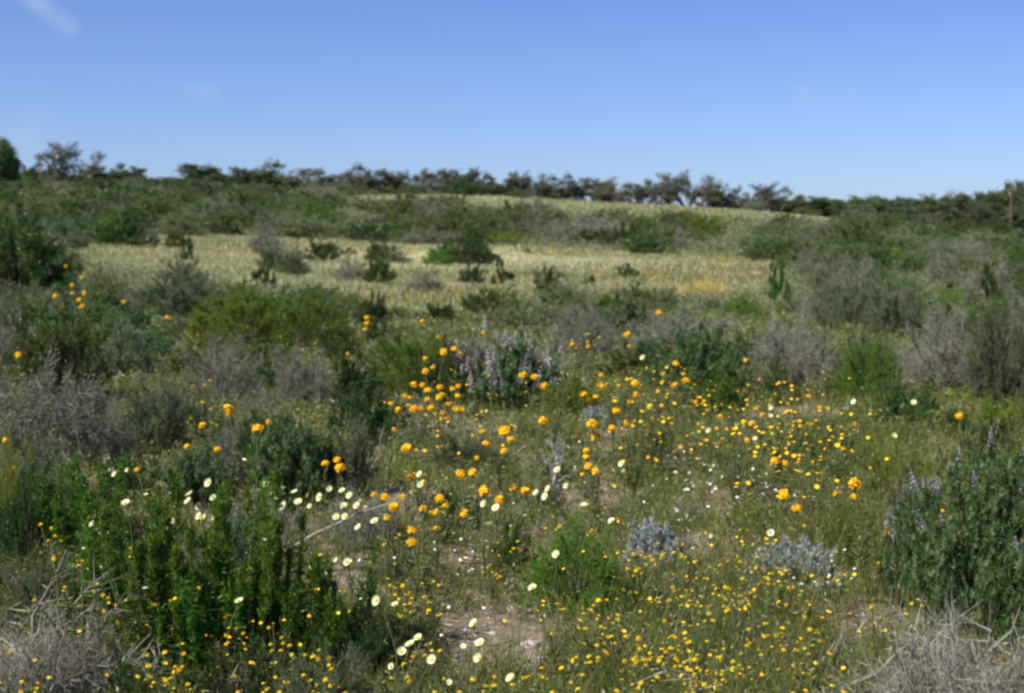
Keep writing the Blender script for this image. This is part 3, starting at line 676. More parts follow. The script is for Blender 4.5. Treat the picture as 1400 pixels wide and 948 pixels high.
# ------------------------------------------------------------------ orange wallflowers
def petals4(g, p, n, R, r, mi=0, k=4, cup=.3, w=1.0):
    """small k-petalled florets at p facing n"""
    m = len(p); e1 = unit(np.cross(n, rv(r, m))); e2 = np.cross(n, e1); J = np.repeat(np.arange(m), k)
    a = np.tile(np.arange(k) * 2 * PI / k, m); rad_ = e1[J] * np.cos(a)[:, None] + e2[J] * np.sin(a)[:, None]
    d = unit(rad_ + n[J] * cup); side = np.cross(n[J], rad_); Rj = (np.broadcast_to(R, m)[J])[:, None]
    P = p[J]; v = np.stack([P, P + d * Rj * .6 + side * Rj * .42 * w, P + d * Rj + side * Rj * .18 * w, P + d * Rj - side * Rj * .18 * w, P + d * Rj * .6 - side * Rj * .42 * w], 1)
    g.add(v, np.arange(len(J) * 5).reshape(-1, 5), mi)
def wallflower_meshes(var):
    r = np.random.default_rng(50 + var); res = {}
    g = Geo(); n = 36; u = r.uniform(-.6, 1, n); a = np.arange(n) * 2.4 + r.uniform(-.2, .2, n); s = np.sqrt(1 - np.clip(u, -1, 1) ** 2)
    flat = [1.0, .85, .92, .8][var % 4]
    nn = unit(np.stack([np.cos(a) * s, np.sin(a) * s, u + .25], 1)); p = np.stack([np.cos(a) * s, np.sin(a) * s, u * flat], 1) * .35 * r.uniform(.55, 1.2, (n, 1))
    petals4(g, p, nn, r.uniform(.17, .23, n), r, 0, 4, .12)
    res['flower_head'] = g.mesh('flower_head', ('orange',))
    g = Geo(); n = 14; p = np.zeros((n, 3)) + [0, 0, -.25]; a = r.uniform(0, 2 * PI, n); q = np.stack([np.cos(a) * .24, np.sin(a) * .24, r.uniform(-.05, .3, n)], 1)
    spikes(g, p, q, .03); kites(g, q * .5, unit(q + [0, 0, .3]), .25, .09, r); res['buds'] = g.mesh('buds', ('flowerstem',))
    g = Geo(); t = np.linspace(0, 1, 6); b = r.uniform(-.06, .06, 2)
    tubes(g, np.stack([b[0] * np.sin(t * PI), b[1] * np.sin(t * PI), t], 1)[None], (.005 - .002 * t)[None], 0, 5); res['stem'] = g.mesh('stem', ('flowerstem',))
    g = Geo(); n = 26; t = r.uniform(.02, .75, n); a = r.uniform(0, 2 * PI, n); d = unit(np.stack([np.cos(a), np.sin(a), .8 + 0 * a], 1))
    kites(g, np.stack([0 * t + b[0] * np.sin(t * PI), b[1] * np.sin(t * PI), t], 1), d, r.uniform(.07, .16, n) * (1.2 - t), .016, r); res['leaves'] = g.mesh('leaves', ('forb',))
    return res
WF = [wallflower_meshes(i) for i in range(4)]
# head centres in photo pixels, and the size of each head
def R_(ox, oy, k, s): return [(ox + a / k, oy + b / k, c / k) for a, b, c in s]
Z5, Z6, Z4, Z1, Z2 = (440, 460, 2.917), (920, 460, 2.917), (0, 460, 2.917), (0, 180, 2.917), (440, 180, 2.917)
WALL = R_(*Z5, [(485,65,35),(528,50,30),(465,5,25),(412,90,25),(412,142,30),(443,125,22),(555,68,18),(365,195,32),(400,197,25),(420,217,35),(470,203,28),(480,235,25),(465,247,28),(520,210,25),(543,200,25),(540,240,25),(422,253,28),(500,273,25),(433,287,38),(395,290,25),(365,293,35),(345,278,20),(330,240,25),(350,248,22),(273,270,25),(302,295,32),(540,293,38),(560,297,20),(480,308,22),(498,330,20),(475,333,18),(590,175,20),(803,156,36),(850,163,32),(888,200,38),(1115,155,25),(1118,200,32),(1047,232,28),(1067,257,25),(1093,243,24),(1178,300,38),(1160,367,34),(1220,347,30),(1080,353,50),(1097,407,46),(1058,460,28),(1057,485,28),(1065,522,38),(1095,547,38),(1042,558,20),(883,341,46),(725,380,55),(753,414,34),(657,433,36),(640,383,28),(727,462,32),(617,490,18),(338,450,48),(285,375,22),(68,530,46),(12,513,30),(55,497,30),(552,555,46),(600,548,42),(648,627,52),(710,658,42),(763,610,34),(812,624,42),(565,717,40),(465,655,46),(452,712,38),(400,697,36),(493,687,20),(285,688,46),(205,642,34),(245,648,38),(318,648,28),(355,785,42),(355,833,44),(350,570,36),(453,778,26),(255,735,30),(1253,190,40),(1258,235,30),(1235,262,30),(1300,125,16),(1363,150,22),(1345,222,22),(1360,280,20),(1227,40,16)]) \
 + R_(*Z6, [(15,108,28),(57,177,30),(13,195,26),(47,152,18),(290,345,28),(323,350,30),(338,290,22),(365,315,22),(418,500,42),(458,512,32),(455,642,52),(507,695,42),(737,595,60),(737,648,34),(665,635,36),(880,797,48),(1153,320,38),(848,922,30),(38,448,24),(737,355,28),(548,240,20),(293,97,22),(95,263,20),(195,322,24),(222,373,18),(593,287,22),(550,355,30),(690,453,22),(303,418,26)]) \
 + R_(*Z4, [(903,290,44),(908,312,30),(1020,370,52),(1065,347,30),(800,358,34),(826,365,22),(737,443,30),(857,455,34),(1037,468,22),(1058,450,24),(1292,512,34),(1352,530,46),(1338,497,34),(8,418,28),(30,397,20),(37,437,18),(68,440,18),(58,480,24),(15,577,32),(35,530,20),(100,638,28),(68,77,30),(1370,98,18),(533,537,16)]) \
 + R_(*Z1, [(267,537,24),(222,656,26),(290,613,24),(290,645,18),(318,672,24),(337,644,28),(330,583,20),(330,697,24),(255,693,22),(493,680,20),(665,740,20),(407,862,18)]) \
 + R_(*Z2, [(180,743,24),(180,765,24),(172,788,20),(400,756,22),(645,805,20),(1220,810,30),(1347,722,30),(1000,848,22),(1063,858,20),(100,887,20)])
FLOW = []
def solve(px, py, size, real, h0, hmin=.15, hmax=.9):
    """distance and height of a flower from the pixel its head covers, its head's size and the height such a plant usually has"""
    dsz = real * FPX / size; dh = max((EYE - h0) * FPX / max(py - 330, 40), 3.0)
    d = math.sqrt(dsz * dh) if dsz < dh else dh * .75 + dsz * .25
    x = (px - 700) / FPX * d
    for _ in range(3):
        z = float(hz(x, d)); h = EYE + (330 - py) / FPX * d - z
        if h > hmax: d = d * 1.12
        elif h < hmin: d = d * .9
        x = (px - 700) / FPX * d
    z = float(hz(x, d)); h = min(max(EYE + (330 - py) / FPX * d - z, .1), 1.15)
    return x, d, z, h
for i, (px_, py_, sz_) in enumerate(WALL):
    x, d, z, h = solve(px_, py_, sz_, .062, .42)
    m = WF[i % 4]; o = bpy.data.objects.new('wallflower', None); COL.objects.link(o); o.location = (x, d, z)
    lx, ly = rs.uniform(-.05, .05), rs.uniform(-.05, .05)
    o.rotation_euler = (0, 0, rs.uniform(0, 6.28))
    dia = min(max(sz_ * d / FPX * 1.2, .042), .10)
    for nm in ('stem', 'leaves', 'flower_head', 'buds'):
        c = bpy.data.objects.new(nm, m[nm]); COL.objects.link(c); c.parent = o
        if nm == 'buds': c.parent = head; continue
        if nm == 'flower_head': head = c
        if nm == 'stem': c.scale = (1, 1, h - dia * .2)
        elif nm == 'leaves': c.scale = (1, 1, h)
        else: c.location = (0, 0, h); c.scale = (dia * .92,) * 3; c.rotation_euler = (rs.uniform(-.3, .3), rs.uniform(-.3, .3), rs.uniform(0, 6))
    tag(o, None, 'wallflower', 'orange wallflowers among the scrub'); FLOW.append([o, 'wall', px_, py_, d, sz_])

# ------------------------------------------------------------------ cream cups
def creamcup_meshes(var):
    r = np.random.default_rng(70 + var); res = {}; g = Geo(); k = 6
    cup = [.9, .65, 1.3][var]
    for i in range(k):      # each petal a small bent sheet, 3 x 4 vertices
        a = i * 2 * PI / k + r.uniform(-.08, .08); e = np.array([math.cos(a), math.sin(a), 0]); s = np.array([-e[1], e[0], 0]); v = []
        for j, (t, w) in enumerate(((.05, .06), (.45, .24), (.8, .27), (1.0, .14))):
            for q in (-1, 0, 1):
                v.append(e * t * .5 + s * w * q + np.array([0, 0, cup * .32 * t ** 1.7 + (.035 * abs(q)) + (i % 2) * .012 + r.uniform(-.01, .01)]))
        f = [[j * 3 + q, j * 3 + q + 1, j * 3 + q + 4, j * 3 + q + 3] for j in range(3) for q in range(2)]
        g.add(v, f)
    res['petals'] = g.mesh('petals', ('cream',), True)
    g = Geo(); n = 60; p = r.normal(size=(n, 3)) * [.09, .09, .02] + [0, 0, .04]; kites(g, p * .8, unit(rv(r, n) * .6 + [0, 0, 1]), .16, .05, r); res['stamens'] = g.mesh('stamens', ('centre',))
    g = Geo(); t = np.linspace(0, 1, 6); b = r.uniform(-.1, .1, 2); tubes(g, np.stack([b[0] * np.sin(t * PI), b[1] * np.sin(t * PI), t], 1)[None], (.003 - .001 * t)[None], 0, 4); res['stem'] = g.mesh('stem', ('greentwig',))
    return res
CC = [creamcup_meshes(i) for i in range(3)]
B1, B2, B3 = (350, 680, 3.5), (700, 680, 3.5), (0, 680, 3.5)
CREAM = R_(*Z4, [(445,558,28),(485,675,38),(352,765,34),(745,640,36),(737,668,38),(843,658,34),(783,688,34),(782,728,36),(802,736,32),(848,738,38),(690,688,24),(592,768,26),(823,593,38),(1050,600,34),(1098,627,34),(1167,632,32),(1120,688,46),(1182,676,38),(1228,687,24),(1270,650,40),(1308,618,28),(1390,645,28),(1365,688,32),(1335,735,34),(1370,732,34),(1358,625,30),(1380,918,30),(1333,908,24),(565,642,24),(680,750,30),(495,540,20)]) \
 + R_(*Z5, [(388,558,32),(393,603,32),(107,645,34),(135,685,36),(80,690,34),(237,730,44),(205,750,38),(143,778,36),(25,617,26),(165,693,20),(148,668,22),(648,678,34),(695,695,38),(860,636,32),(908,617,34),(895,647,38),(980,605,28),(942,542,34),(1200,515,30),(1210,543,18),(1048,685,30),(1160,747,30),(942,887,38),(95,917,38),(450,833,20),(1285,88,26)]) \
 + R_(*B1, [(573,520,56),(657,540,40),(423,597,26),(1043,635,54),(1070,730,54),(1068,808,54),(770,706,48),(730,738,58),(690,775,50),(838,812,54),(638,845,38),(1225,910,54),(1327,457,46),(988,745,30),(547,335,30),(918,927,30)]) \
 + R_(*B2, [(483,127,38),(220,293,44),(193,352,26),(100,457,48),(5,912,54),(1252,185,32),(965,200,20)]) \
 + R_(*B3, [(312,355,36),(450,357,38),(1125,523,48)]) \
 + R_(*Z6, [(152,383,26),(333,415,24),(398,288,22),(393,322,22),(730,265,26),(969,267,26),(893,404,26),(403,797,34),(62,622,24)])
for i, (px_, py_, sz_) in enumerate(CREAM):
    x, d, z, h = solve(px_, py_, sz_, .034, .30, .1, .75)
    o = bpy.data.objects.new('cream_cup', None); COL.objects.link(o); o.location = (x, d, z); o.rotation_euler = (0, 0, rs.uniform(0, 6.28)); m = CC[i % 3]
    dia = min(max(sz_ * d / FPX * .92, .022), .05)
    t1 = rs.uniform(.1, 1.35); za = rs.gauss(0, .7)
    for nm in ('stem', 'petals', 'stamens'):
        c = bpy.data.objects.new(nm, m[nm]); COL.objects.link(c); c.parent = o
        if nm == 'stem': c.scale = (1, 1, h)
        else:
            if nm == 'stamens': c.parent = cup_; continue
            cup_ = c; face = Vector((SUN.x * t1 + rs.gauss(0, .25), SUN.y * t1 - .25 + rs.gauss(0, .25), .75)).normalized()
            Rw = Matrix.Rotation(-o.rotation_euler.z, 4, 'Z') @ face.to_track_quat('Z', 'Y').to_matrix().to_4x4() @ Matrix.Rotation(i, 4, 'Z')
            c.matrix_local = Matrix.Translation((0, 0, h)) @ Rw @ Matrix.Scale(dia, 4)
    tag(o, None, 'cream cup', 'cream cups in bloom'); FLOW.append([o, 'cream', px_, py_, d, sz_])

# ------------------------------------------------------------------ small yellow flowers on wiry plants
def yellow_meshes(var, tall):
    r = np.random.default_rng(110 + var + 40 * tall); nh = [6, 7, 5, 8][var % 4]
    a = np.arange(nh) * 2.4 + r.uniform(-.4, .4, nh); rr = r.uniform(.15, 1, nh) * (.11 if not tall else .10)
    top = np.stack([np.cos(a) * rr, np.sin(a) * rr, 1 - r.uniform(0, .45 if not tall else .35, nh) ** 1.2], 1)
    g, gl = Geo(), Geo(); tt = np.linspace(0, 1, 5)[:, None]
    P = np.stack([top[i] * tt ** [1.6, 1.6, 1] for i in range(nh)]); tubes(g, P, (.0035 - .0018 * tt[:, 0])[None].repeat(nh, 0), 0, 4)
    n = 60; i = r.integers(0, nh, n); t = r.uniform(.2, .9, n)[:, None]; p = top[i] * t ** [1.6, 1.6, 1]; q = p + unit(rv(r, n) + [0, 0, 1.0]) * r.uniform(.03, .1, n)[:, None]; spikes(g, p, q, .0016)
    m = 240; j = r.integers(0, n, m); s = r.uniform(.1, 1.1, m)[:, None]; lp = p[j] * (1 - s) + q[j] * s; kites(gl, lp, unit(rv(r, m) + [0, 0, .5]), r.uniform(.012, .028, m), .007, r)
    lp = np.stack([r.normal(size=90) * .06, r.normal(size=90) * .06, np.abs(r.normal(size=90)) * .2], 1); kites(gl, lp, unit(rv(r, 90) + [0, 0, .7]), .045, .012, r)
    return g.mesh('stems', ('greentwig',)), gl.mesh('foliage', ('forb',)), top
def head_mesh(var, mt):
    r = np.random.default_rng(200 + var); g = Geo(); n = 11; u = r.uniform(-.1, 1, n); a = np.arange(n) * 2.4; s = np.sqrt(1 - np.clip(u, 0, 1) ** 2)
    nn = unit(np.stack([np.cos(a) * s, np.sin(a) * s, u + .3], 1)); petals4(g, nn * [.3, .3, .2] * r.uniform(.8, 1.2, (n, 1)), nn, .24, r, 0, 5, .2, .8)
    return g.mesh('flower_head', (mt,))
def daisy_mesh(var, mt):
    r = np.random.default_rng(230 + var); g = Geo(); petals4(g, np.zeros((1, 3)), np.array([[0, 0, 1.]]), .5, r, 0, 9, .25, .8)
    n = 12; kites(g, rv(r, n) * .08, unit(rv(r, n) + [0, 0, 1.2]), .16, .08, r); return g.mesh('flower_head', (mt,))
YM = [yellow_meshes(i, 0) for i in range(4)]; YT = [yellow_meshes(i, 1) for i in range(4)]
YH = [head_mesh(i, 'yellow') for i in range(3)]; OH = [daisy_mesh(i, 'orange') for i in range(2)] + [daisy_mesh(3, 'yellow')]
def yellow_plant(x, y, h, tall, dia):
    o = bpy.data.objects.new('golden_daisy' if tall else 'yellow_flower_plant', None); COL.objects.link(o); o.location = (x, y, float(hz(x, y))); o.rotation_euler = (0, 0, rs.uniform(0, 6.28))
    sw = rs.uniform(.8, 1.4) * (h if not tall else .4) / .3; sw = min(sw, 2.2)
    gs, gf, top = (YT if tall else YM)[rs.randrange(4)]
    for nm, me in (('stems', gs), ('foliage', gf)):
        c = bpy.data.objects.new(nm, me); COL.objects.link(c); c.parent = o; c.scale = (sw, sw, h)
    for t in top:
        if rs.random() < .12: continue
        c = bpy.data.objects.new('flower_head', rs.choice(OH if tall else YH)); COL.objects.link(c); c.parent = o; c.location = (t[0] * sw, t[1] * sw, t[2] * h)
        f = dia * rs.uniform(.7, 1.3); c.scale = (f, f, f * rs.uniform(.8, 1.1)); c.rotation_euler = (rs.uniform(-.6, .6), rs.uniform(-.6, .6), 0)
    p, q = project(x, y, float(hz(x, y)) + h)
    tag(o, None, 'wildflower', 'gold daisies on tall stalks' if tall else 'wiry plants with small yellow flowers'); FLOW.append([o, 'gold' if tall else 'yel', float(p), float(q), y, 10])
def yfield(n, box, h, tall=False, dia=.02, dens=None):
    k = 0; tries = 0
    while k < n and tries < 4000:
        tries += 1
        px_, py_ = rs.uniform(box[0], box[2]), rs.uniform(box[1], box[3])
        if dens and rs.random() > dens(px_, py_): continue
        hh = rs.uniform(*h); x, y, z = stand(px_, py_, hh)
        yellow_plant(x, y, hh, tall, dia); k += 1
yfield(78, (820, 745, 1190, 990), (.16, .30), dens=lambda p, q: .4 + .6 * math.exp(-((p - 1000) / 120) ** 2))
yfield(48, (-20, 800, 470, 1000), (.18, .32), dens=lambda p, q: .5 if p < 150 else 1)
yfield(22, (480, 700, 830, 960), (.14, .28), dens=lambda p, q: 0 if in_soil(p, q + 20) else 1)
yfield(8, (1190, 700, 1400, 850), (.2, .3))
yfield(12, (60, 690, 420, 800), (.3, .5))
yfield(30, (850, 500, 1150, 620), (.3, .55), True, .026, dens=lambda p, q: math.exp(-((q - 560) / 45) ** 2))
yfield(12, (1020, 530, 1150, 640), (.3, .5), True, .024)
yfield(12, (740, 450, 1060, 520), (.35, .6), True, .024)
yfield(8, (560, 600, 830, 690), (.2, .3), False, .018)
yfield(6, (200, 420, 420, 560), (.4, .6), False, .026)
yfield(4, (60, 400, 140, 450), (.4, .6), True, .03)

# ------------------------------------------------------------------ stuff nobody could count: herbs, grass, meadow bloom, twigs on the soil
rn = np.random.default_rng(8)
def scatter(n, d0, d1, margin=.14, power=1.0):
    y = d0 + (d1 - d0) * rn.uniform(0, 1, n) ** power if power != 2 else np.sqrt(rn.uniform(d0 ** 2, d1 ** 2, n))
    x = rn.uniform(-.36 - margin, .36 + margin, n) * y; z = hz(x, y); p, q = project(x, y, z); return x, y, z, p, q
def vnoise(x, y, s, seed=0):
    return .5 + .25 * (np.sin(x / s + seed) * np.cos(y / s * 1.3 + seed * 2) + np.sin((x + y) / s * .7 + 1.7 * seed) * np.cos((x - y * 1.7) / s * .6 + seed))
# low herbs over the near ground: tufts of leaves
g = Geo()
x, y, z, p, q = scatter(34000, 3.2, 30, power=1.3)
keep = (rn.uniform(0, 1, len(x)) > soil_amount(p, q) * 1.45) & (rn.uniform(0, 1, len(x)) < .35 + 1.2 * vnoise(x, y, .45, 3)); x, y, z, p, q = (a[keep] for a in (x, y, z, p, q))
m = 16; J = np.repeat(np.arange(len(x)), m); hgt = rn.uniform(.03, .15, len(x)) * (1 + .6 * ((p > 850) & (p < 1250))) * (.6 + .8 * vnoise(x, y, 1.1, 5))
sp = np.clip(y / 12, .6, 2)
c = np.stack([x, y, z], 1)[J] + np.stack([rn.normal(size=len(J)) * .045 * sp[J], rn.normal(size=len(J)) * .045 * sp[J], rn.uniform(0, 1, len(J)) * hgt[J]], 1)
ls = rn.uniform(.016, .04, len(J)) * np.clip(y[J] / 8, .8, 3)
kites(g, c, unit(rv(rn, len(J)) + [0, 0, .6]), ls, ls * .3, rn)
spi = np.stack([x, y, z], 1); spikes(g, np.repeat(spi, 3, 0), np.repeat(spi, 3, 0) + unit(rv(rn, len(spi) * 3) * .5 + [0, 0, 1]) * np.repeat(hgt * 1.6, 3)[:, None], .002, 0)
g.m[-2] = np.repeat(rn.choice(4, len(x), p=[.5, .2, .2, .1]), m).astype(np.int32)
tag(g.obj('herbs', ('forb', 'sagef', 'grey', 'green')), 'low green herbs covering the ground between the bushes', 'herbs', kind='stuff')
# grass blades
g = Geo()
x, y, z, p, q = scatter(170000, 3.2, 34, power=1.25)
keep = (rn.uniform(0, 1, len(x)) > soil_amount(p, q) * 1.5) & (rn.uniform(0, 1, len(x)) < np.clip((vnoise(x, y, .3, 9) * .5 + vnoise(x, y, .11, 2) * .6 - .28) * 2.2, .03, 1) * np.clip(.45 + (p - 400) / 400, .4, 1.1)); x, y, z, p, q = (a[keep] for a in (x, y, z, p, q))
n = len(x); bh = rn.uniform(.05, .22, n); P0 = np.stack([x, y, z], 1); kites(g, P0, unit(rv(rn, n) * .55 + [0, 0, 1]), bh, .0045 * np.clip(y / 7, .8, 4), rn, (rn.uniform(0, 1, n) < .45).astype(int)[0] * 0)
u_ = rn.uniform(0, 1, n); g.m[-1] = np.where(u_ < np.clip((p - 700) / 900, .1, .25), 1, np.where(u_ > 1 - np.clip((p - 500) / 800, .12, .45), 2, 0)).astype(np.int32)
tag(g.obj('grass', ('forb', 'straw', 'lime')), 'thin green and straw grass blades between the bushes', 'grass', kind='stuff')
# tiny white flowers sprinkled on the clearing
g = Geo()
def sprinkle(n, cx, cy, a, b, R, mi):
    for _ in range(n):
        px_, py_ = rn.normal(cx, a), rn.normal(cy, b)
        if py_ < 480: continue
        hh = rn.uniform(.05, .2); X_, Y_, Z_ = stand(px_, py_, hh)
        petals4(g, np.array([[X_, Y_, Z_ + hh]]), unit(np.array([[rn.normal() * .4, -.5 + rn.normal() * .4, 1.]])), R * rn.uniform(.7, 1.3), rn, mi, 5, .15)
        spikes(g, np.array([[X_, Y_, Z_]]), np.array([[X_, Y_, Z_ + hh]]), .0015, 1)
sprinkle(110, 1010, 655, 75, 28, .009, 0); sprinkle(30, 1150, 735, 40, 30, .009, 0); sprinkle(18, 635, 755, 24, 14, .007, 0); sprinkle(16, 1140, 785, 26, 10, .008, 0)
sprinkle(40, 900, 640, 160, 60, .007, 0); sprinkle(24, 600, 800, 120, 40, .006, 0)
tag(g.obj('white_blossoms', ('white', 'greentwig')), 'tiny white blossoms sprinkled over the clearing', 'tiny flowers', kind='stuff')
g = Geo()
def gold(n, cx, cy, a, b, R):
    for _ in range(n):
        px_, py_ = rn.normal(cx, a), rn.normal(cy, b)
        hh = rn.uniform(.15, .5); X_, Y_, Z_ = stand(px_, max(py_, 440), hh)
        petals4(g, np.array([[X_, Y_, Z_ + hh]]), unit(np.array([[rn.normal() * .5, -.4 + rn.normal() * .4, 1.]])), R * rn.uniform(.6, 1.2), rn, int(rn.uniform() < .5), 5, .3)
        spikes(g, np.array([[X_, Y_, Z_]]), np.array([[X_, Y_, Z_ + hh]]), .002, 2)
gold(120, 1080, 585, 45, 40, .013); gold(90, 930, 560, 60, 45, .013); gold(60, 640, 560, 60, 40, .011); gold(90, 980, 820, 120, 50, .007); gold(50, 300, 860, 130, 50, .007)
tag(g.obj('golden_blossoms', ('orange', 'yellow', 'greentwig')), 'scattered tiny golden blossoms between the wallflowers', 'tiny flowers', kind='stuff')
# litter on the bare soil
g = Geo()
x, y, z, p, q = scatter(22000, 3.2, 16, power=1.3); n = len(x); P0 = np.stack([x, y, z + .008], 1)
spikes(g, P0, P0 + unit(rv(rn, n) * [1, 1, .12]) * rn.uniform(.02, .16, n)[:, None], .003, 0)
tag(g.obj('twig_litter', ('deadtwig',)), 'dry twigs and dead leaves lying on the sandy soil', 'litter', kind='stuff')
g = Geo(); x, y, z, p, q = scatter(5000, 3.2, 14, power=1.3); k_ = soil_amount(p, q) > rn.uniform(0, 1, len(x)) * .8; x, y, z = x[k_], y[k_], z[k_]; n = len(x)
sz = rn.uniform(.003, .014, n) * np.where(rn.uniform(0, 1, n) < .05, 2, 1); c = np.stack([x, y, z + sz * .2], 1); oc = np.array([[1, 0, 0], [0, 1, 0], [-1, 0, 0], [0, -1, 0], [0, 0, .7], [0, 0, -.7]])
v = c[:, None] + oc[None] * sz[:, None, None] * rn.uniform(.6, 1.3, (n, 6, 1)); f = np.array([[0, 1, 4], [1, 2, 4], [2, 3, 4], [3, 0, 4], [1, 0, 5], [2, 1, 5], [3, 2, 5], [0, 3, 5]])
g.add(v.reshape(-1, 3), (np.arange(n)[:, None, None] * 6 + f[None]).reshape(-1, 3)); tag(g.obj('gravel', ('stone',)), 'small pebbles and soil crumbs scattered on the bare sand', 'gravel', kind='stuff')
# meadow: short straw grass with cream and yellow bloom, and the bushy carpet of the far scrub
g = Geo()
x, y, z, p, q = scatter(420000, 26, 152, margin=.1, power=1.5)
md = inpoly(p + rn.normal(size=len(p)) * 10, q + rn.normal(size=len(p)) * 3, MEADOW_LOW) | inpoly(p, q + rn.normal(size=len(p)) * 1.5, MEADOW_TOP) | inpoly(p, q + rn.normal(size=len(p)) * 1.5, MEADOW_SIDE)
x, y, z, p, q = (a[md] for a in (x, y, z, p, q)); n = len(x); P0 = np.stack([x, y, z], 1)
bh = rn.uniform(.10, .30, n); kites(g, P0, unit(rv(rn, n) * .6 + [0, 0, 1]), bh * (.5 + .8 * vnoise(x, y, 3.1, 6)), .009 * y / 30, rn)
streak = vnoise(x * .35, y, 2.2, 4)
cr_ = .24 + .85 * np.exp(-(((p - 620) / 230) ** 2 + ((q - 352) / 14) ** 2)) + .2 * (q < 310) * streak
ye = .01 + .06 * (vnoise(x * .4, y, 1.7, 8) > .62) + 1.0 * (inpoly(p, q, [(700, 341), (860, 343), (1060, 355), (1050, 368), (860, 356), (720, 351)])) + 1.5 * np.exp(-(((p - 962 + 12 * np.sin(q)) / 26) ** 2 + ((q - 399) / 7) ** 2)) * (.3 + streak) + .5 * np.exp(-(((p - 180) / 110) ** 2 + ((q - 345) / 8) ** 2)) * streak
strip = 1.0 * inpoly(p, q, [(700, 341), (860, 343), (1060, 355), (1050, 368), (860, 356), (720, 351)]) * np.clip(vnoise(x, y, 1.9, 7) * 2.2 - .75, .02, 1) * .55; ye = np.minimum(ye, .25 + .5 * (q > 380)) * (.4 + .6 * (q > 380)) + strip * .6; cr_ = cr_ * (1 - .8 * np.clip(strip, 0, 1)); cr_ = cr_ * (1 - np.clip(ye, 0, .8))
r1 = rn.uniform(0, 1, n); g.m[-1] = np.where(r1 < cr_ * (.5 + streak), 1, np.where(r1 < cr_ + ye * .55, np.where(rn.uniform(0, 1, n) < .75, 2, 3), np.where(rn.uniform(0, 1, n) < .04 + .75 * np.clip(vnoise(x * .3, y, 3.3, 2) * 3 - 1.05, 0, 1), 4, 0))).astype(np.int32)
tag(g.obj('meadow_grass', ('bloom', 'cream', 'yellow', 'orange', 'forb')), 'pale straw meadow grass full of cream and yellow bloom', 'meadow', kind='stuff')
g = Geo()
x, y, z, p, q = scatter(46000, 16, 165, margin=.1, power=1.7)
ok = ~meadow(p, q) | (rn.uniform(0, 1, len(x)) < .02); x, y, z = x[ok], y[ok], z[ok]
m = 12; J = np.repeat(np.arange(len(x)), m); s_c = rn.uniform(.15, .5, len(x)) * np.clip(y / 60, .5, 2)
off = rn.normal(size=(len(J), 3)) * [.6, .6, 0] * s_c[J][:, None]; off[:, 2] = np.abs(rn.normal(size=len(J))) * s_c[J] * .45
ls = rn.uniform(.5, 1.2, len(J)) * .0018 * y[J] + .012
kites(g, np.stack([x, y, z], 1)[J] + off, unit(rv(rn, len(J)) + [0, 0, .5]), ls, ls * .45, rn)
g.m[-1] = np.repeat(rn.choice(3, len(x), p=[.58, .24, .18]), m).astype(np.int32)
tag(g.obj('scrub_undergrowth', ('sagef', 'grey', 'dark')), 'low olive scrub carpeting the slope under the bushes', 'undergrowth', kind='stuff')

# ------------------------------------------------------------------ the bleached branch and the loose wood and stones
def branch(name, mt, px_, py_, h, pts, label, cat, rad_=.012):
    x, y, z = stand(px_, py_); g = Geo()
    for poly, r0, r1 in pts:
        P = np.array(poly, float); m = 7; t = np.linspace(0, len(P) - 1, m); k = np.minimum(t.astype(int), len(P) - 2); f = (t - k)[:, None]; Q = P[k] * (1 - f) + P[k + 1] * f
        Q = Q * h + rn.normal(size=Q.shape) * .012 * h; tubes(g, Q[None], np.linspace(r0, r1, m)[None] * h, 0, 6)
    o = g.obj(name, (mt,)); o.location = (x, y, z - .01); tag(o, label, cat); return o
branch('bleached_branch', 'drift', 757, 690, .42, [([(0, 0, 0), (.02, 0, .35), (.06, 0, .62), (-.04, .02, .98)], .03, .012), ([(.03, 0, .4), (-.1, -.02, .62), (-.2, -.03, .72)], .02, .008),
       ([(.05, 0, .58), (.17, .03, .78), (.15, .02, .95)], .018, .007), ([(.06, 0, .66), (.02, 0, .85), (.1, 0, 1.08)], .014, .006), ([(.02, 0, .3), (.15, -.03, .42), (.26, 0, .44)], .014, .006), ([(-.04, 0, .85), (-.14, 0, 1.0)], .01, .004)] + [([(.02 + .03 * math.sin(i * 2.1), 0, .3 + i * .05), (.02 + .16 * math.sin(i * 2.1 + .4), .08 * math.cos(i), .42 + i * .055), (.02 + .22 * math.sin(i * 2.3), .1 * math.cos(i), .48 + i * .065)], .008, .002) for i in range(12)],
       'bleached white dead branch standing upright in the middle of the clearing', 'dead branch')
branch('dead_stick', 'deadtwig', 375, 780, .8, [([(0, 0, .1), (.35, .1, .28), (.75, .1, .42)], .012, .004), ([(.3, .08, .25), (.4, .1, .42)], .007, .003)], 'long pale stick leaning up towards the cream flowers', 'stick')
branch('dead_stick', 'deadtwig', 498, 660, .6, [([(0, 0, 0), (.12, .05, .3), (.2, .05, .62)], .014, .005), ([(.05, 0, .15), (-.1, 0, .4)], .008, .003)], 'grey forked stick beside the broad lupine mound', 'stick')
branch('dead_stick', 'deadtwig', 1095, 1010, .9, [([(0, 0, .08), (.2, 0, .16), (.45, .05, .35)], .010, .004), ([(.2, 0, .16), (.35, .1, .14)], .007, .003)], 'pale crooked stick lying against the wide dead bush', 'stick')
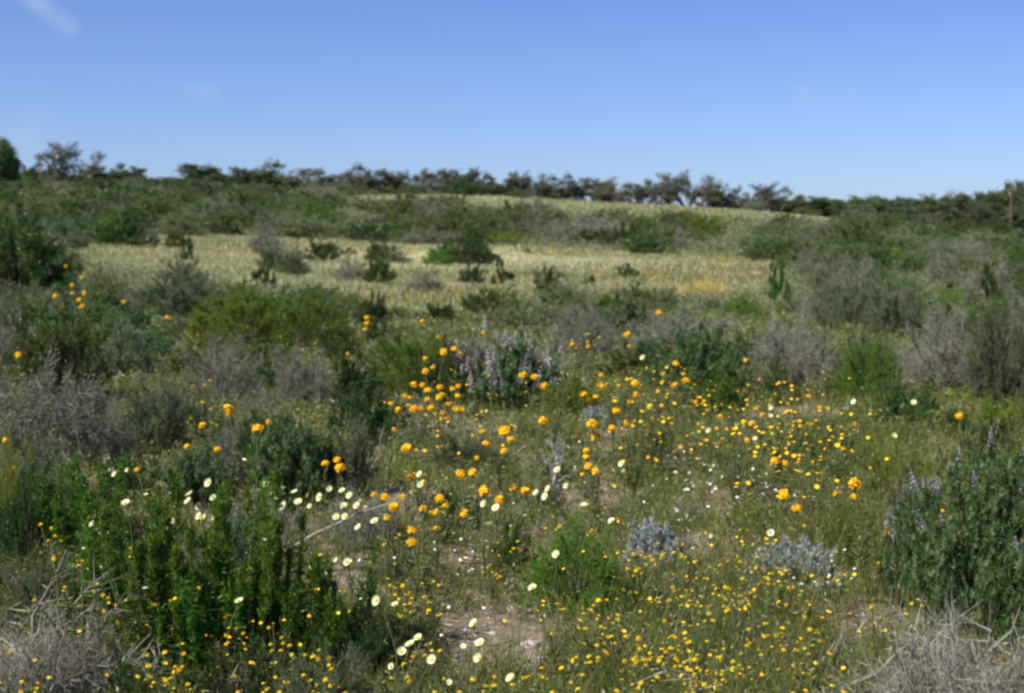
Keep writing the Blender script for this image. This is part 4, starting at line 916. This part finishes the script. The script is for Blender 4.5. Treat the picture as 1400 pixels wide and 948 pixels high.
def bleached(px_, py_, n, spread, L0, label):
    x, y, z = stand(px_, py_); g = Geo(); r = np.random.default_rng(int(px_))
    for i in range(n):
        a = r.uniform(0, 2 * PI); e = r.uniform(.0, .75); l = L0 * r.uniform(.5, 1.2); b = np.array([r.normal() * spread, r.normal() * spread * .5, r.uniform(0, .22)])
        d = np.array([math.cos(a) * math.cos(e), math.sin(a) * math.cos(e), math.sin(e)]); k = rv(r, 3) * .16 * l
        P = np.stack([b, b + d * l * .35 + k[0], b + d * l * .7 + k[1], b + d * l + k[2]]); tubes(g, P[None], np.array([[.0048, .0038, .0028, .001]]) * r.uniform(.5, 1.1), 0, 5)
        for _ in range(6):
            t = r.uniform(.3, .9); s = b + d * l * t + k[1] * t; spikes(g, s[None], (s + unit(d + rv(r, 1)[0] * .9) * l * .35)[None], .003)
    return g, (x, y, z)
for px_, py_, n, sp_, L0, lb in [(1350, 1000, 70, .24, .34, ''), (50, 985, 60, .17, .30, '')]:
    g, loc = bleached(px_, py_, n, sp_, L0, lb); o = g.obj('branches', ('deadtwig',))
    host = min((a for a in bpy.data.objects if a.name.startswith('dead_bush')), key=lambda a: abs(a.location.x - loc[0]) + abs(a.location.y - loc[1]))
    o.parent = host; bpy.context.view_layer.update(); o.matrix_world = Matrix.Translation(loc)
def stone(px_, py_, w, label, sx=1.0):
    x, y, z = stand(px_, py_); n = 10; g = Geo(); r = np.random.default_rng(int(px_ + py_)); k = r.normal(size=(4, 3)) * 2; v = []
    for i in range(n + 1):
        for j in range(14):
            th = PI * i / n; ph = 2 * PI * j / 14; d = np.array([math.sin(th) * math.cos(ph), math.sin(th) * math.sin(ph), math.cos(th)])
            v.append(d * [.5, .36, .26] * (1 + .16 * sum(math.sin(float(d @ q) * 1.6) for q in k) / 2))
    f = [[i * 14 + j, i * 14 + (j + 1) % 14, (i + 1) * 14 + (j + 1) % 14, (i + 1) * 14 + j] for i in range(n) for j in range(14)]
    g.add(np.array(v) * w, f); o = g.obj('stone', ('stone',), smooth=True); o.location = (x, y, z + w * .08); o.rotation_euler = (0, 0, float(r.uniform(0, 3))); tag(o, label, 'stone')
stone(728, 885, .085, 'pale lilac stone at the edge of the bare sand')
stone(700, 838, .06, 'whitish stone where the sand meets the round green bush')
stone(538, 878, .05, 'small pale stone beside the low dark bush on the sand')
stone(742, 905, .05, 'little grey stone next to the pale lilac one')
stone(673, 868, .035, 'pebble in the middle of the bare sandy patch')
stone(915, 885, .05, 'grey stone lying among the yellow wiry plants')

# ------------------------------------------------------------------ labels that single each thing out
ORD = 'first second third fourth fifth sixth seventh eighth ninth tenth eleventh twelfth thirteenth fourteenth fifteenth sixteenth seventeenth eighteenth nineteenth twentieth'.split()
TENS = {20: 'twenty', 30: 'thirty', 40: 'forty', 50: 'fifty', 60: 'sixty', 70: 'seventy', 80: 'eighty', 90: 'ninety'}
def ordinal(n):
    if n <= 20: return ORD[n - 1]
    if n >= 100: return 'hundredth' if n == 100 else 'hundred and ' + ordinal(n - 100)
    t, u = n // 10 * 10, n % 10
    return (TENS[t][:-1] + 'ieth') if u == 0 else TENS[t] + '-' + ORD[u - 1]
TREES.sort(key=lambda t: t[1])
airy = [t for t in TREES]
for i, (o, px_, st, wp, d) in enumerate(airy):
    look = 'thin wind-bent tree' if st == 'airy' else 'dense rounded evergreen'
    inrow = [t for t in airy if t[2] == st]; k = [t[0] for t in inrow].index(o) + 1
    o['label'] = f"{look} on the ridge, {ordinal(k)} of its kind counting rightwards"; o['group'] = 'trees along the ridge'
LOOK = dict(olive='olive green leafy bush', sage='grey-green sage bush', grey='grey-brown twiggy bush', green='bright green bush', dark='dark green bush', teal='blue-green lupine bush', lime='lime green herb')
def relate(dx, dy):
    if abs(dx) > abs(dy) * 1.6: return 'to the right of' if dx > 0 else 'to the left of'
    return 'in front of' if dy > 0 else 'up-slope of'
groups = {}
for o, kind, px_, py_, d, w in FILL:
    lm = min(HERO, key=lambda h: ((h[0] - px_) ** 2 + ((h[1] - py_) * 1.5) ** 2))
    if d > 75:
        band = 'far scrub' if d > 105 else 'middle scrub'
        groups.setdefault((kind, band, None), []).append((px_, o, d))
    else: groups.setdefault((kind, lm[2], relate(px_ - lm[0], py_ - lm[1])), []).append((math.hypot(px_ - lm[0], py_ - lm[1]), o, d))
for (kind, lm, rel), L_ in groups.items():
    L_.sort(key=lambda a: a[0])
    for i, (_, o, d) in enumerate(L_):
        if rel is None: o['label'] = f"{LOOK[kind]} in the {lm} under the ridge, {ordinal(i + 1)} of these counting rightwards"
        elif len(L_) == 1: o['label'] = f"{LOOK[kind]} {rel} {lm}"
        else: o['label'] = f"{ordinal(i + 1)} {LOOK[kind].replace('-brown', '')} {rel} {lm}"
ZN = [('in the dense patch before the bush behind it', (520, 440, 665, 590)), ('over the rounded orange-flowered bush', (0, 340, 180, 440)), ('above the broad lupine mound', (230, 540, 520, 640)),
      ('by the lime herbs near the dead twigs', (-30, 560, 60, 700)), ('around the bleached white branch', (700, 560, 880, 720)), ('in the open ground before the round green bush', (500, 560, 700, 780)),
      ('between the mauve lupine and the big lupine', (680, 400, 960, 560)), ('over the wide silver plant', (1050, 620, 1110, 720)), ('by the tallest wallflower stem', (1111, 620, 1200, 720))]
fg = {}
for f in FLOW:
    o, kind, px_, py_, d, sz_ = f
    z_ = next((n for n, b in ZN if b[0] <= px_ <= b[2] and b[1] <= py_ <= b[3]), None) if kind in ('wall', 'gold') else None
    if z_ is None:
        lm = min(HERO, key=lambda h: ((h[0] - px_) ** 2 + ((h[1] - py_) * 1.3) ** 2)); z_ = 'near ' + lm[2]
    fg.setdefault((kind, z_), []).append(f)
FN = dict(wall='orange wallflower', cream='cream cup flower', yel='small yellow-flowered plant', gold='tall gold daisy')
for (kind, z_), L_ in fg.items():
    L_.sort(key=lambda f: f[2]); mx_ = max(f[5] for f in L_)
    for i, f in enumerate(L_):
        z_ = z_.replace(' before the bush behind it', ' of wallflowers')
        f[0]['label'] = f"{FN[kind]} {z_}" + ('' if len(L_) == 1 else f", {ordinal(i + 1)} counting rightwards")
print('objects', len(bpy.data.objects))
